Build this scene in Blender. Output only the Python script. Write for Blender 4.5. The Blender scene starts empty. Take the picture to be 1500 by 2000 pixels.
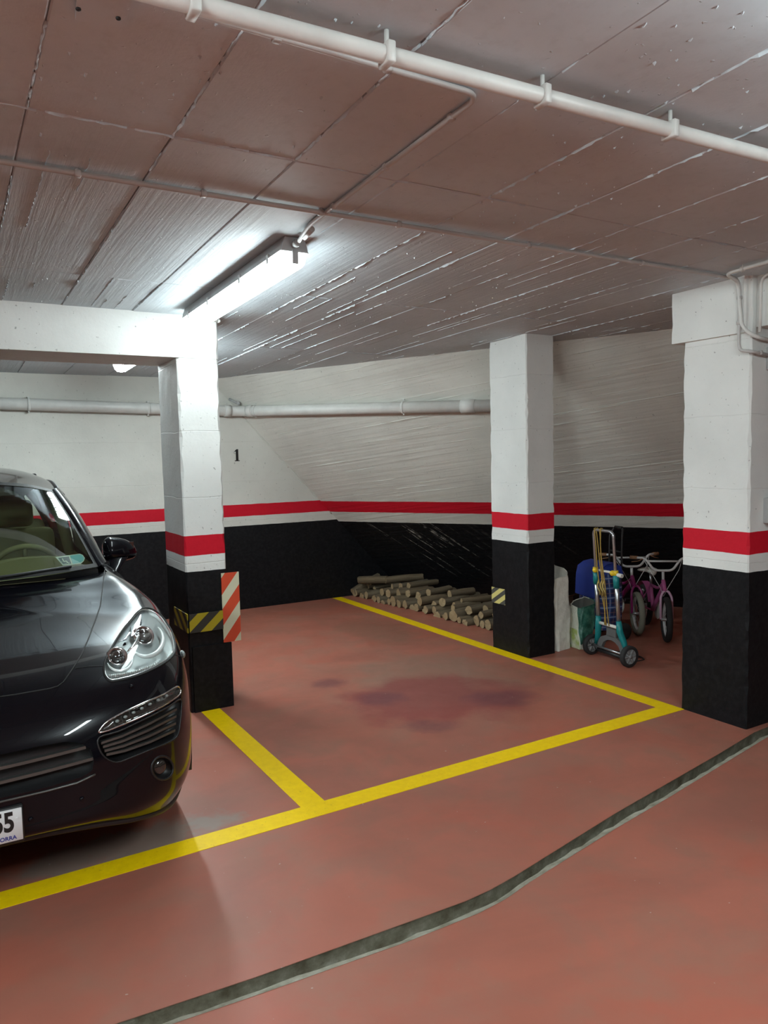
import bpy, bmesh, math, random
import numpy as np
from mathutils import Vector, Matrix
from mathutils.bvhtree import BVHTree

# ------------------------------------------------------------------ camera
CAM_H = 1.65
FPX = 1464.0                                   # focal length in pixels of the 1500 px wide frame
def _ray_cam(p):
    return np.array([(p[0]-750)/FPX, -(p[1]-1000)/FPX, -1.0])
_a = _ray_cam((-113, 911)); _a /= np.linalg.norm(_a)          # vanishing point of the bay depth -> +Y
_b = _ray_cam((3250, 835)); _b -= _a*(_a@_b); _b /= np.linalg.norm(_b)   # across the bays -> +X
ROT = np.array([_b, _a, np.cross(_b, _a)])
CAM = np.array([0, 0, CAM_H])
def ray(p): return ROT @ _ray_cam(p)
def on_z(p, z=0.0):
    w = ray(p); return CAM + w*(z-CAM_H)/w[2]
def on_x(p, x):
    w = ray(p); return CAM + w*x/w[0]
def on_y(p, y):
    w = ray(p); return CAM + w*y/w[1]

scene = bpy.context.scene
C = scene.collection
cam_data = bpy.data.cameras.new('camera')
cam_data.sensor_fit = 'HORIZONTAL'; cam_data.sensor_width = 36.0
cam_data.lens = FPX/1500*36.0
cam_data.clip_start = 0.05; cam_data.clip_end = 100
cam = bpy.data.objects.new('camera', cam_data); C.objects.link(cam)
m4 = Matrix.Identity(4)
for i in range(3):
    for j in range(3): m4[i][j] = float(ROT[i, j])
m4[2][3] = CAM_H
cam.matrix_world = m4
scene.camera = cam

# ------------------------------------------------------------------ world, exposure
world = bpy.data.worlds.new('world'); scene.world = world; world.use_nodes = True
world.node_tree.nodes['Background'].inputs[0].default_value = (0.5, 0.5, 0.5, 1)
world.node_tree.nodes['Background'].inputs[1].default_value = 0.0       # closed basement
vs = scene.view_settings
vs.view_transform = 'Standard'; vs.look = 'None'; vs.gamma = 1.0; vs.use_curve_mapping = False
vs.exposure = 1.84
LAMP_STRENGTH = 17.0
LAMP_COLOR = (0.875, 1.0, 1.01)

# ------------------------------------------------------------------ helpers
rng = random.Random(7)
class MB:
    """collects shapes, build() links them as one mesh object"""
    def __init__(s): s.v = []; s.f = []; s.smooth = []
    def add(s, verts, faces, smooth=False):
        n = len(s.v); s.v += [tuple(map(float, v)) for v in verts]
        s.f += [tuple(i+n for i in f) for f in faces]; s.smooth += [smooth]*len(faces); return s
    def box(s, lo, hi, M=None):
        x0, y0, z0 = lo; x1, y1, z1 = hi
        v = [(x0,y0,z0),(x1,y0,z0),(x1,y1,z0),(x0,y1,z0),(x0,y0,z1),(x1,y0,z1),(x1,y1,z1),(x0,y1,z1)]
        if M is not None: v = [tuple(M @ Vector(p)) for p in v]
        return s.add(v, [(0,3,2,1),(4,5,6,7),(0,1,5,4),(1,2,6,5),(2,3,7,6),(3,0,4,7)])
    def rbox(s, lo, hi, r=.01, seg=2, M=None):
        bm = bmesh.new(); bmesh.ops.create_cube(bm, size=1)
        for v in bm.verts:
            v.co = Vector([lo[k]+(hi[k]-lo[k])*(v.co[k]+.5) for k in range(3)])
        bmesh.ops.bevel(bm, geom=bm.edges[:], offset=r, segments=seg, affect='EDGES', profile=.5)
        bm.verts.index_update()
        vs_ = [(M @ v.co) if M is not None else v.co for v in bm.verts]
        s.add(vs_, [tuple(v.index for v in f.verts) for f in bm.faces], True); bm.free(); return s
    def tube(s, pts, r, n=10, closed=False, cap=True, smooth=True):
        P = [Vector(p) for p in pts]; m = len(P)
        R = r if hasattr(r, '__len__') else [r]*m
        rings = []; up = None
        for i in range(m):
            if closed: t = P[(i+1) % m]-P[i-1]
            else: t = P[min(i+1, m-1)]-P[max(i-1, 0)]
            t.normalize()
            if up is None:
                up = Vector((0,0,1)) if abs(t.z) < .9 else Vector((1,0,0))
            u = (up - t*up.dot(t))
            if u.length < 1e-6: u = t.orthogonal()
            u.normalize(); w = t.cross(u); up = u
            rings.append([P[i]+(u*math.cos(2*math.pi*k/n)+w*math.sin(2*math.pi*k/n))*R[i] for k in range(n)])
        v = [q for rg in rings for q in rg]; f = []
        for i in range(m if closed else m-1):
            a = i*n; b = ((i+1) % m)*n
            for k in range(n): f.append((a+k, a+(k+1) % n, b+(k+1) % n, b+k))
        s.add(v, f, smooth)
        if cap and not closed:
            base = len(s.v)-len(v)
            s.f += [tuple(base+k for k in reversed(range(n))), tuple(base+(m-1)*n+k for k in range(n))]; s.smooth += [False, False]
        return s
    def lathe(s, prof, n=24, M=None, smooth=True):
        """profile [(r, h)] turned about local z"""
        v = []; f = []
        for r, hh in prof:
            for k in range(n):
                a = 2*math.pi*k/n; p = Vector((r*math.cos(a), r*math.sin(a), hh)); v.append(tuple(M @ p) if M is not None else tuple(p))
        for i in range(len(prof)-1):
            for k in range(n): f.append((i*n+k, i*n+(k+1) % n, (i+1)*n+(k+1) % n, (i+1)*n+k))
        return s.add(v, f, smooth)
    def ball(s, c, rad, n=16, m=10, M=None):
        rx, ry, rz = rad if hasattr(rad, '__len__') else (rad,)*3
        v = []; f = []
        for i in range(m+1):
            t = math.pi*i/m
            for k in range(n):
                a = 2*math.pi*k/n; p = Vector((rx*math.sin(t)*math.cos(a), ry*math.sin(t)*math.sin(a), rz*math.cos(t)))
                if M is not None: p = M @ p
                v.append((c[0]+p.x, c[1]+p.y, c[2]+p.z))
        for i in range(m):
            for k in range(n): f.append((i*n+k, (i+1)*n+k, (i+1)*n+(k+1) % n, i*n+(k+1) % n))
        return s.add(v, f, True)
    def grid(s, G, smooth=True, closed_u=False):
        G = np.asarray(G, float); a, b = G.shape[:2]; f = []
        for i in range(a-1):
            for j in range(b if closed_u else b-1):
                f.append((i*b+j, i*b+(j+1) % b, (i+1)*b+(j+1) % b, (i+1)*b+j))
        return s.add(G.reshape(-1, 3), f, smooth)
    def prism(s, poly, d, smooth=False):
        """poly: 3-D points, extruded by vector d"""
        n = len(poly); P = [Vector(p) for p in poly]; D = Vector(d)
        v = P+[p+D for p in P]
        return s.add(v, [tuple(reversed(range(n))), tuple(range(n, 2*n))]+[(k, (k+1) % n, n+(k+1) % n, n+k) for k in range(n)], smooth)
    def build(s, name, mat, parent=None, world=True, normals=None):
        me = bpy.data.meshes.new(name)
        v = s.v
        if parent is not None and world:
            inv = ROOTM[parent].inverted(); v = [tuple(inv @ Vector(p)) for p in v]
        me.from_pydata(v, [], s.f); me.validate(verbose=False)
        if len(me.polygons) == len(s.smooth): me.polygons.foreach_set('use_smooth', s.smooth)
        me.update()
        if normals is not None: me.normals_split_custom_set_from_vertices([tuple(n) for n in normals])
        me.materials.append(mat)
        o = bpy.data.objects.new(name, me); C.objects.link(o)
        if parent is not None:
            o.parent = parent; ROOTM[o] = ROOTM[parent]
        else: ROOTM[o] = Matrix.Identity(4)
        return o
ROOTM = {}
def tag(o, label=None, cat=None, group=None, kind=None):
    if label: o['label'] = label
    if cat: o['category'] = cat
    if group: o['group'] = group
    if kind: o['kind'] = kind
    return o
def thing(name, label, cat, loc=(0,0,0), rotz=0, group=None, rot=None):
    o = bpy.data.objects.new(name, None); C.objects.link(o); o.empty_display_size = .1
    o.location = loc; o.rotation_euler = rot if rot else (0, 0, rotz)
    ROOTM[o] = Matrix.Translation(loc) @ o.rotation_euler.to_matrix().to_4x4()
    return tag(o, label, cat, group)
def struct(name, mb, mat, label=None):
    o = mb.build(name, mat); o['kind'] = 'structure'
    if label: o['label'] = label
    return o
def arc_pts(P, r, n=6):
    """polyline with rounded corners of radius r"""
    P = [Vector(p) for p in P]; out = [P[0]]
    for i in range(1, len(P)-1):
        a = (P[i-1]-P[i]); b = (P[i+1]-P[i]); rr = min(r, a.length*.49, b.length*.49)
        s = P[i]+a.normalized()*rr; e = P[i]+b.normalized()*rr
        for k in range(n+1):
            t = k/n; out.append(s*(1-t)**2+P[i]*2*t*(1-t)+e*t*t)
    out.append(P[-1]); return out
def frame(o, z, x):
    """matrix with local z along z and x near x"""
    z = Vector(z).normalized(); x = Vector(x); x = (x-z*x.dot(z)).normalized(); y = z.cross(x)
    M = Matrix((x, y, z)).transposed().to_4x4(); M.translation = Vector(o); return M

# ------------------------------------------------------------------ materials
def mat(name, col=(.5,.5,.5), rough=.5, metal=0.0, **k):
    m = bpy.data.materials.new(name); m.use_nodes = True
    b = m.node_tree.nodes['Principled BSDF']
    b.inputs['Base Color'].default_value = (*col, 1); b.inputs['Roughness'].default_value = rough; b.inputs['Metallic'].default_value = metal
    for kk, v in k.items(): b.inputs[kk].default_value = v
    return m
class NT:
    """tiny node-graph writer"""
    def __init__(s, m): s.m = m; s.t = m.node_tree; s.n = s.t.nodes; s.b = s.n['Principled BSDF']
    def new(s, typ, **k):
        n = s.n.new(typ)
        for kk, v in k.items(): setattr(n, kk, v)
        return n
    def inp(s, sock, v):
        if isinstance(v, bpy.types.NodeSocket): s.t.links.new(v, sock)
        elif v is not None: sock.default_value = v
    def math(s, op, a, b=None, c=None, clamp=False):
        n = s.new('ShaderNodeMath', operation=op, use_clamp=clamp)
        for i, v in enumerate((a, b, c)): s.inp(n.inputs[i], v)
        return n.outputs[0]
    def pos(s): return s.new('ShaderNodeNewGeometry').outputs['Position']
    def obj(s): return s.new('ShaderNodeTexCoord').outputs['Object']
    def gen(s): return s.new('ShaderNodeTexCoord').outputs['Generated']
    def sep(s, v):
        n = s.new('ShaderNodeSeparateXYZ'); s.inp(n.inputs[0], v); return n.outputs
    def map(s, v, scale=(1,1,1), rot=(0,0,0), loc=(0,0,0)):
        n = s.new('ShaderNodeMapping'); s.inp(n.inputs['Vector'], v)
        n.inputs['Scale'].default_value = scale; n.inputs['Rotation'].default_value = rot; n.inputs['Location'].default_value = loc; return n.outputs[0]
    def noise(s, v, scale=5, detail=4, rough=.5, dist=0):
        n = s.new('ShaderNodeTexNoise'); s.inp(n.inputs['Vector'], v)
        n.inputs['Scale'].default_value = scale; n.inputs['Detail'].default_value = detail; n.inputs['Roughness'].default_value = rough; n.inputs['Distortion'].default_value = dist
        return n.outputs['Fac']
    def ramp(s, f, stops, interp='LINEAR'):
        n = s.new('ShaderNodeValToRGB'); s.inp(n.inputs[0], f); n.color_ramp.interpolation = interp
        e = n.color_ramp.elements
        while len(e) < len(stops): e.new(.5)
        for el, (p, c) in zip(e, stops):
            el.position = p; el.color = (*c, 1) if hasattr(c, '__len__') else (c, c, c, 1)
        return n.outputs[0]
    def mix(s, f, a, b, typ='MIX'):
        n = s.new('ShaderNodeMix', data_type='RGBA', blend_type=typ)
        s.inp(n.inputs['Factor'], f)
        for sock, v in ((n.inputs[6], a), (n.inputs[7], b)):
            s.inp(sock, (*v, 1) if isinstance(v, tuple) and len(v) == 3 else v)
        return n.outputs[2]
    def bump(s, hgt, strength=.3, dist=.01, normal=None):
        n = s.new('ShaderNodeBump'); n.inputs['Strength'].default_value = strength; n.inputs['Distance'].default_value = dist
        s.inp(n.inputs['Height'], hgt)
        if normal is not None: s.inp(n.inputs['Normal'], normal)
        return n.outputs[0]
    def set(s, **k):
        for kk, v in k.items():
            s.inp(s.b.inputs[kk.replace('_', ' ')], (*v, 1) if isinstance(v, tuple) and len(v) == 3 else v)
        return s.m

Z_BLACK, Z_WHITE, Z_RED = .93, 1.035, 1.165
def banded(name, white, z=(Z_BLACK, Z_WHITE, Z_RED), boards=None, scuffs=False):
    """painted concrete: black dado, white line, red line, white above (flat paint)"""
    m = mat(name, rough=.6); t = NT(m); p = t.pos(); zz = t.sep(p)[2]
    wob = t.math('MULTIPLY', t.math('SUBTRACT', t.noise(p, 9, 3), .5), .008)
    zz = t.math('ADD', zz, wob)
    fine = t.noise(p, 34, 5, .6); big = t.noise(p, 2.2, 4, .55)
    wcol = t.mix(t.ramp(big, [(.3, 0.0), (.75, 1.0)]), tuple(x*.86 for x in white), white)
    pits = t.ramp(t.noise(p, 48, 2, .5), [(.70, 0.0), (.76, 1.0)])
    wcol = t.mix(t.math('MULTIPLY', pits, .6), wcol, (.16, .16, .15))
    red = t.mix(fine, (.50, .006, .020), (.60, .010, .028))
    blk = t.mix(t.ramp(fine, [(.4, 0.0), (.8, 1.0)]), (.0040, .0045, .0060), (.013, .0135, .015))
    if scuffs:
        # long slanting tyre / plank scratches in the dado
        u = t.map(p, (1, 1, 1), (0, 0, 0))
        sx, sy, sz = t.sep(u)
        along = t.math('MULTIPLY', sy, -1.0)                       # runs along the wall towards the camera
        q = t.math('SUBTRACT', along, t.math('MULTIPLY', t.math('SUBTRACT', 1.0, sz), .62))
        cmb = t.new('ShaderNodeCombineXYZ'); t.inp(cmb.inputs[0], q); t.inp(cmb.inputs[1], t.math('MULTIPLY', sz, .07))
        sc = t.noise(cmb.outputs[0], 26, 2, .6)
        lines = t.ramp(sc, [(.60, 0.0), (.64, 1.0)])
        brk = t.ramp(t.noise(p, 16, 3, .7), [(.42, 0.0), (.62, 1.0)])
        win = t.math('MULTIPLY', t.ramp(t.math('MULTIPLY', t.math('ADD', q, 9), .1), [(.128, 0.0), (.142, 1.0), (.200, 1.0), (.225, .12), (.33, .12), (.34, 0.0)]), t.ramp(sz, [(.22, 0.0), (.4, 1.0), (.98, 1.0), (1.1, 0.0)]))
        msk = t.math('MULTIPLY', t.math('MULTIPLY', lines, brk), win)
        blk = t.mix(t.math('MULTIPLY', msk, .75), blk, (.40, .38, .34))
    c = t.mix(t.math('GREATER_THAN', zz, z[0]), blk, wcol)
    c = t.mix(t.math('GREATER_THAN', zz, z[1]), c, red)
    c = t.mix(t.math('GREATER_THAN', zz, z[2]), c, wcol)
    hgt = t.noise(p, 60, 4, .65)
    nrm = t.bump(hgt, .25, .004)
    if boards is None:                        # faint lift joints of the shuttering
        fr = t.math('ABSOLUTE', t.math('SUBTRACT', t.math('FRACT', t.math('ADD', t.math('DIVIDE', t.math('ADD', zz, t.math('MULTIPLY', t.noise(p, 3, 2), .03)), .43), .18)), .5))
        gr_ = t.math('MULTIPLY', t.ramp(fr, [(.0, 1.0), (.008, 0.0)]), t.math('GREATER_THAN', zz, z[0])); nrm = t.bump(t.math('MULTIPLY', gr_, -1.0), .5, .004, nrm)
    if boards == 'slope':
        _, sy, sz = t.sep(p)
        cmb = t.new('ShaderNodeCombineXYZ'); t.inp(cmb.inputs[0], t.math('MULTIPLY', t.math('ADD', sz, t.math('MULTIPLY', sy, .13)), 30)); t.inp(cmb.inputs[1], t.math('MULTIPLY', sy, .7))
        nrm = t.bump(t.noise(cmb.outputs[0], 1.0, 3, .6), .7, .014, nrm)
    nrm = t.bump(t.noise(p, 7, 3), .2, .02, nrm)
    isdark = t.math('LESS_THAN', zz, z[0])
    m.node_tree.nodes['Principled BSDF'].inputs['Specular IOR Level'].default_value = .22
    return t.set(Base_Color=c, Normal=nrm, Roughness=t.math('SUBTRACT', .62, t.math('MULTIPLY', isdark, .10)))

M = {}
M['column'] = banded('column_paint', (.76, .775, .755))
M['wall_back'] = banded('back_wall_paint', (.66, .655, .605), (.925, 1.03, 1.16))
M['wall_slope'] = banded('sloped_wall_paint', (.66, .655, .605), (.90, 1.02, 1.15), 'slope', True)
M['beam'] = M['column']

def concrete_ceiling():
    m = mat('ceiling_concrete', rough=.62); t = NT(m); p = t.pos(); sx, sy, sz = t.sep(p)
    big = t.noise(p, 1.6, 4, .55); fine = t.noise(p, 22, 4, .6)
    base = t.mix(t.ramp(big, [(.3, 0.0), (.7, 1.0)]), (.47, .53, .57), (.57, .63, .67))
    base = t.mix(t.math('MULTIPLY', t.ramp(fine, [(.5, 0.0), (.8, 1.0)]), .35), base, (.39, .425, .45))
    # timber grain left by rough boards, only beyond the joint in front of the lamp
    cmb = t.new('ShaderNodeCombineXYZ'); t.inp(cmb.inputs[0], t.math('MULTIPLY', sx, 42)); t.inp(cmb.inputs[1], t.math('MULTIPLY', sy, 1.3))
    grain = t.noise(cmb.outputs[0], 1.0, 4, .65)
    far = t.ramp(t.math('MULTIPLY', sy, .1), [(.235, .12), (.285, 1.0)])
    nrm = t.bump(t.math('MULTIPLY', grain, far), .35, .008)
    speck = t.ramp(t.noise(p, 38, 2, .5), [(.70, 0.0), (.76, 1.0)])
    nrm = t.bump(speck, .5, .006, nrm)
    nrm = t.bump(t.noise(p, 80, 3), .12, .004, nrm)
    return t.set(Base_Color=base, Normal=nrm)
M['ceiling'] = concrete_ceiling()
M['ridge'] = M['ceiling']

def floor_paint():
    m = mat('red_floor_paint', rough=.42); t = NT(m); p = t.pos(); sx, sy, sz = t.sep(p)
    big = t.noise(p, .9, 5, .6, .4); mid = t.noise(t.map(p, (1, 1, 1), (0, 0, .5)), 3.2, 5, .62, .3); fine = t.noise(p, 70, 3, .6)
    c = t.mix(t.ramp(big, [(.30, 0.0), (.72, 1.0)]), (.335, .110, .074), (.410, .138, .094))
    c = t.mix(t.math('MULTIPLY', t.ramp(mid, [(.44, 0.0), (.66, 1.0)]), .75), c, (.310, .145, .103))       # worn greyish
    c = t.mix(t.math('MULTIPLY', t.ramp(t.noise(p, 1.7, 4, .6, .6), [(.56, 0.0), (.72, 1.0)]), .5), c, (.42, .095, .058))   # fresher red
    c = t.mix(t.math('MULTIPLY', t.ramp(fine, [(.62, 0.0), (.8, 1.0)]), .25), c, (.26, .115, .085))
    c = t.mix(t.math('MULTIPLY', t.ramp(t.noise(t.map(p, (1, 1.6, 1), (0, 0, .4)), .75, 5, .65, .8), [(.45, 0.0), (.68, 1.0)]), .6), c, (.265, .105, .076))      # broad traffic film
    def blob(cx, cy, rx, ry, soft=.35, rot=0.0, w=.55, sc=2.6):
        q = t.map(p, (1, 1, 1), (0, 0, 0), (-cx, -cy, 0)); q = t.map(q, (1, 1, 1), (0, 0, rot))
        x_, y_, _ = t.sep(q)
        dd = t.math('ADD', t.math('POWER', t.math('DIVIDE', x_, rx), 2.0), t.math('POWER', t.math('DIVIDE', y_, ry), 2.0))
        dd = t.math('ADD', dd, t.math('MULTIPLY', t.math('SUBTRACT', t.noise(p, sc, 4, .65), .5), w*3.2))
        return t.ramp(dd, [(max(0, .75-soft), 1.0), (.75+soft*.7, 0.0)])
    c = t.mix(t.math('MULTIPLY', blob(3.05, 4.55, .75, .8, .45), .45), c, (.19, .165, .125))                # grey drip mark
    c = t.mix(t.math('MULTIPLY', blob(3.5, 6.1, .35, .7, .45), .45), c, (.19, .105, .07))
    c = t.mix(t.math('MULTIPLY', blob(2.80, 4.15, .72, .60, .38, .5, .75), .72), c, (.235, .050, .047))      # large dark red oil stain
    for bx, by, rx, ry in ((2.36, 4.87, .17, .13), (2.48, 3.74, .20, .13), (3.17, 3.90, .30, .20), (2.5, 4.35, .22, .18)):
        c = t.mix(t.math('MULTIPLY', blob(bx, by, rx, ry, .6, .5, .55, 6), .55), c, (.120, .045, .058))
    c = t.mix(t.math('MULTIPLY', blob(.60, 3.28, .52, .17, .4, .0, .9, 5), .7), c, (.235, .215, .185))     # chalky cleaned patch by the car
    dots = t.ramp(t.noise(p, 46, 1, .4), [(.795, 0.0), (.81, 1.0)])
    c = t.mix(t.math('MULTIPLY', dots, .6), c, (.5, .46, .42))
    r = t.ramp(mid, [(.3, .36), (.8, .56)]); m.node_tree.nodes['Principled BSDF'].inputs['Specular IOR Level'].default_value = .32
    return t.set(Base_Color=c, Roughness=r, Normal=t.bump(t.noise(p, 120, 3, .6), .06, .002, t.bump(t.noise(p, 4, 3), .06, .01)))
M['floor'] = floor_paint()
def yellow_paint():
    m = mat('yellow_line_paint', rough=.45); t = NT(m); p = t.pos()
    n = t.noise(p, 26, 5, .65)
    c = t.mix(t.ramp(n, [(.35, 0.0), (.8, 1.0)]), (.93, .64, .002), (.82, .54, .003))
    c = t.mix(t.math('MULTIPLY', t.ramp(t.noise(p, 60, 3, .6), [(.64, 0.0), (.74, 1.0)]), .45), c, (.30, .17, .06))
    m.node_tree.nodes['Principled BSDF'].inputs['Specular IOR Level'].default_value = .2
    return t.set(Base_Color=c)
M['yellow'] = yellow_paint()
def channel_mat():
    m = mat('channel_concrete', rough=.8); t = NT(m); p = t.pos()
    c = t.ramp(t.noise(p, 14, 5, .65), [(.3, (.085, .070, .040)), (.55, (.19, .175, .125)), (.8, (.34, .325, .27))])
    return t.set(Base_Color=c, Normal=t.bump(t.noise(p, 60, 4, .7), .6, .006))
M['channel'] = channel_mat()
M['lip'] = channel_mat(); M['lip'].name = 'broken_concrete'
for el_, c_ in zip([n for n in M['lip'].node_tree.nodes if n.type == 'VALTORGB'][0].color_ramp.elements, ((.20, .185, .13), (.36, .345, .275), (.50, .49, .42))): el_.color = (*c_, 1)
def white_plastic(name, col, rough=.45):
    m = mat(name, col, rough); t = NT(m); p = t.pos()
    c = t.mix(t.ramp(t.noise(p, 8, 4, .6), [(.35, 0.0), (.8, 1.0)]), col, tuple(x*.84 for x in col))
    return t.set(Base_Color=c, Normal=t.bump(t.noise(p, 40, 3), .06, .002))
M['pipe'] = white_plastic('painted_pipe', (.66, .665, .64))
M['conduit'] = white_plastic('grey_conduit', (.50, .49, .48))
M['greyplastic'] = white_plastic('grey_plastic', (.40, .41, .41))
M['clip'] = white_plastic('lamp_clip', (.55, .56, .55))
lm = mat('lamp_diffuser', (.9, .9, .9), .4); lb = lm.node_tree.nodes['Principled BSDF']
lb.inputs['Emission Color'].default_value = (*LAMP_COLOR, 1); lb.inputs['Emission Strength'].default_value = LAMP_STRENGTH
M['lamp'] = lm
def striped(name, c1, c2, period, duty, slope=1.0, phase=0.0, rough=.5, axes=(0, 2)):
    """diagonal hazard stripes printed on a flat plate (object space)"""
    m = mat(name, rough=rough); t = NT(m); p = t.obj(); s3 = t.sep(p)
    d_ = t.math('ADD', t.math('ADD', s3[axes[0]], t.math('MULTIPLY', s3[axes[1]], -slope)), phase+50*period)
    fr = t.math('FRACT', t.math('DIVIDE', d_, period))
    c = t.mix(t.math('LESS_THAN', fr, duty), c1, c2)
    return t.set(Base_Color=c)
# ------------------------------------------------------------------ structure
def ceil_z(y): return 2.677-.0212*y
X0, X1, Y0, Y1 = -6.0, 14.0, -6.0, 7.86
def slope_x(y, z): return 9.9936-.658*y-.9275*z

# floor: two slabs with the drain channel sunk between them
far_e = [(X0, 2.26), (-1.5, 2.25), (.35, 2.222), (.77, 2.19), (1.34, 2.168), (1.58, 2.160), (1.70, 2.168), (1.84, 2.190), (2.55, 2.336), (3.52, 2.504), (3.98, 2.592), (4.3, 2.612), (X1, 2.62)]
near_e = [(X0, 2.165), (-1.5, 2.16), (.35, 2.145), (.775, 2.111), (1.28, 2.080), (1.58, 2.077), (1.72, 2.093), (1.86, 2.128), (2.44, 2.238), (2.91, 2.316), (3.98, 2.510), (4.3, 2.53), (X1, 2.54)]
mb = MB()
n = len(far_e)
mb.add([(x, y, 0) for x, y in far_e]+[(x, Y1+.3, 0) for x, y in far_e], [(i, i+1, n+i+1, n+i) for i in range(n-1)])
mb.add([(x, Y0, 0) for x, y in near_e]+[(x, y, 0) for x, y in near_e], [(i, i+1, n+i+1, n+i) for i in range(n-1)])
floor = struct('floor', mb, M['floor'], 'worn red painted concrete garage floor')
# channel: rough concrete sides and bed
mb = MB(); rows = []
def dens(e, k=14):
    out = []
    for (a, b), (c, d_) in zip(e[:-1], e[1:]):
        kk = max(2, int(math.hypot(c-a, d_-b)/.06)) if -2 < a < 5 and c < 6 else 2
        for i in range(kk): out.append((a+(c-a)*i/kk, b+(d_-b)*i/kk))
    out.append(e[-1]); return out
fe = dens(far_e); xs_ = [p[0] for p in fe]
ne = [(x, np.interp(x, [p[0] for p in near_e], [p[1] for p in near_e])) for x in xs_]
G = []
for (x, yf), (_, yn) in zip(fe, ne):
    j = lambda s=.004: rng.uniform(-s, s)
    G.append([(x, yf+.001, .001), (x, yf+.006, -.010), (x, yf+.012+j(.002), -.075+j()), (x, yf-.010+j(), -.125+j(.004)), (x, yn+.050+j(.003), -.115+j(.006)), (x, yn+.043+j(.004), -.020+j(.004)), (x, yn+.022+j(.004), -.011+j(.003)), (x, yn+.004+j(.003), -.004), (x, yn-.002, .001)])
mb.grid(np.array(G)[:, :6])
lip = MB().grid(np.array(G)[:, 5:]); lip.build('channel_lip', M['lip'], floor)
o = mb.build('drain_channel', M['channel'], floor); tag(o, 'rough grey concrete drain channel cut across the red floor')
# painted lines on the floor (thin film)
def strip(mb, a, b, w, z=.0018):
    a, b = Vector((*a, 0)), Vector((*b, 0)); d_ = (b-a).normalized(); nn = Vector((-d_.y, d_.x, 0))*w/2
    P = [a-nn, b-nn, b+nn, a+nn]
    mb.add([(p.x, p.y, z) for p in P]+[(p.x, p.y, 0) for p in P], [(0,1,2,3), (0,4,5,1), (1,5,6,2), (2,6,7,3), (3,7,4,0)])
for a, b, w in [((X0, 3.075), (3.985, 3.135), .125), ((1.435, 3.11), (1.44, 4.795), .125), ((3.93, 3.14), (3.93, 7.85), .115), ((-1.45, 3.15), (-1.45, 7.85), .125), ((-4.2, 3.15), (-4.2, 7.85), .125)]:
    mb = MB(); strip(mb, a, b, w, .0018 if abs(a[1]-b[1]) < .1 else .0012); tag(mb.build('bay_line', M['yellow'], floor), 'yellow painted parking bay line')

# ceiling slab, shuttering panels, ridges
mb = MB()
mb.add([(X0, Y0, ceil_z(Y0)+.012), (X1, Y0, ceil_z(Y0)+.012), (X1, Y1+.3, ceil_z(Y1+.3)+.012), (X0, Y1+.3, ceil_z(Y1+.3)+.012)], [(0,3,2,1)])
mb.add([(X0, Y0, ceil_z(Y0)+.2), (X1, Y0, ceil_z(Y0)+.2), (X1, Y1+.3, ceil_z(Y1+.3)+.2), (X0, Y1+.3, ceil_z(Y1+.3)+.2)], [(0,1,2,3)])
ceiling = struct('ceiling', mb, M['ceiling'], 'painted concrete ceiling with shuttering marks')
PW, PX0 = .40, .257
yj = [-6.0, -1.3, .42, 2.33, 4.06, 5.8, 7.9]
pr = random.Random(3)
def panel(x0, x1, ya, yb, dz):
    mb = MB(); g = .0015; b = .004
    zt = .02; lo = [(x0+g, ya+g), (x1-g, ya+g), (x1-g, yb-g), (x0+g, yb-g)]
    li = [(x0+g+b, ya+g+b), (x1-g-b, ya+g+b), (x1-g-b, yb-g-b), (x0+g+b, yb-g-b)]
    v = [(x, y, ceil_z(y)+zt) for x, y in lo]+[(x, y, ceil_z(y)+b+dz) for x, y in lo]+[(x, y, ceil_z(y)+dz) for x, y in li]
    f = [(8, 11, 10, 9)]+[(k, (k+1) % 4, 4+(k+1) % 4, 4+k) for k in range(4)]+[(4+k, 4+(k+1) % 4, 8+(k+1) % 4, 8+k) for k in range(4)]
    mb.add(v, f); mb.build('panel', M['ceiling'], ceiling)
for j in range(len(yj)-1):
    if j == 0:
        panel(X0, X1, yj[0], yj[1], 0); continue
    panel(X0, PX0-2*PW, yj[j], yj[j+1], 0)
    for k in range(-2, 15):
        panel(PX0+k*PW, PX0+(k+1)*PW, yj[j], yj[j+1], pr.uniform(-.003, .003))
    panel(PX0+15*PW, X1, yj[j], yj[j+1], 0)
# ragged cement ridges where the boards met
mb = MB(); rr = random.Random(11)
def ridge(p0, p1, hmax, wmax, fill, step=.022):
    (xa, ya), (xb, yb) = p0, p1; L = math.hypot(xb-xa, yb-ya); k = int(L/step); on = rr.random() < fill; run = 0; seg = []
    dx, dy = (xb-xa)/L, (yb-ya)/L
    def flush():
        if len(seg) < 2: return
        v = []; f = []
        for (x, y, hh, w, wo) in seg:
            cx, cy = x-dy*wo, y+dx*wo; z = ceil_z(y)+.004
            v += [(cx-dy*w, cy+dx*w, z), (cx+rr.uniform(-.3, .3)*w*abs(dy), cy+rr.uniform(-.3, .3)*w*abs(dx), z-.004-hh), (cx+dy*w, cy-dx*w, z)]
        for i in range(len(seg)-1):
            a, b = 3*i, 3*i+3
            f += [(a, b, b+1, a+1), (a+1, b+1, b+2, a+2)]
        f += [(0, 1, 2), (3*len(seg)-1, 3*len(seg)-2, 3*len(seg)-3)]
        mb.add(v, f)
    for i in range(k+1):
        if run <= 0:
            flush(); seg.clear(); on = rr.random() < fill; run = rr.randint(3, 14) if wmax > .003 else rr.randint(6, 40)
        run -= 1
        if on:
            s = i/k; seg.append((xa+(xb-xa)*s, ya+(yb-ya)*s, (.2+1.2*rr.random()**2)*hmax*1.25, rr.uniform(.35, 1.25)*wmax, rr.uniform(-.003, .003)))
    flush()
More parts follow.
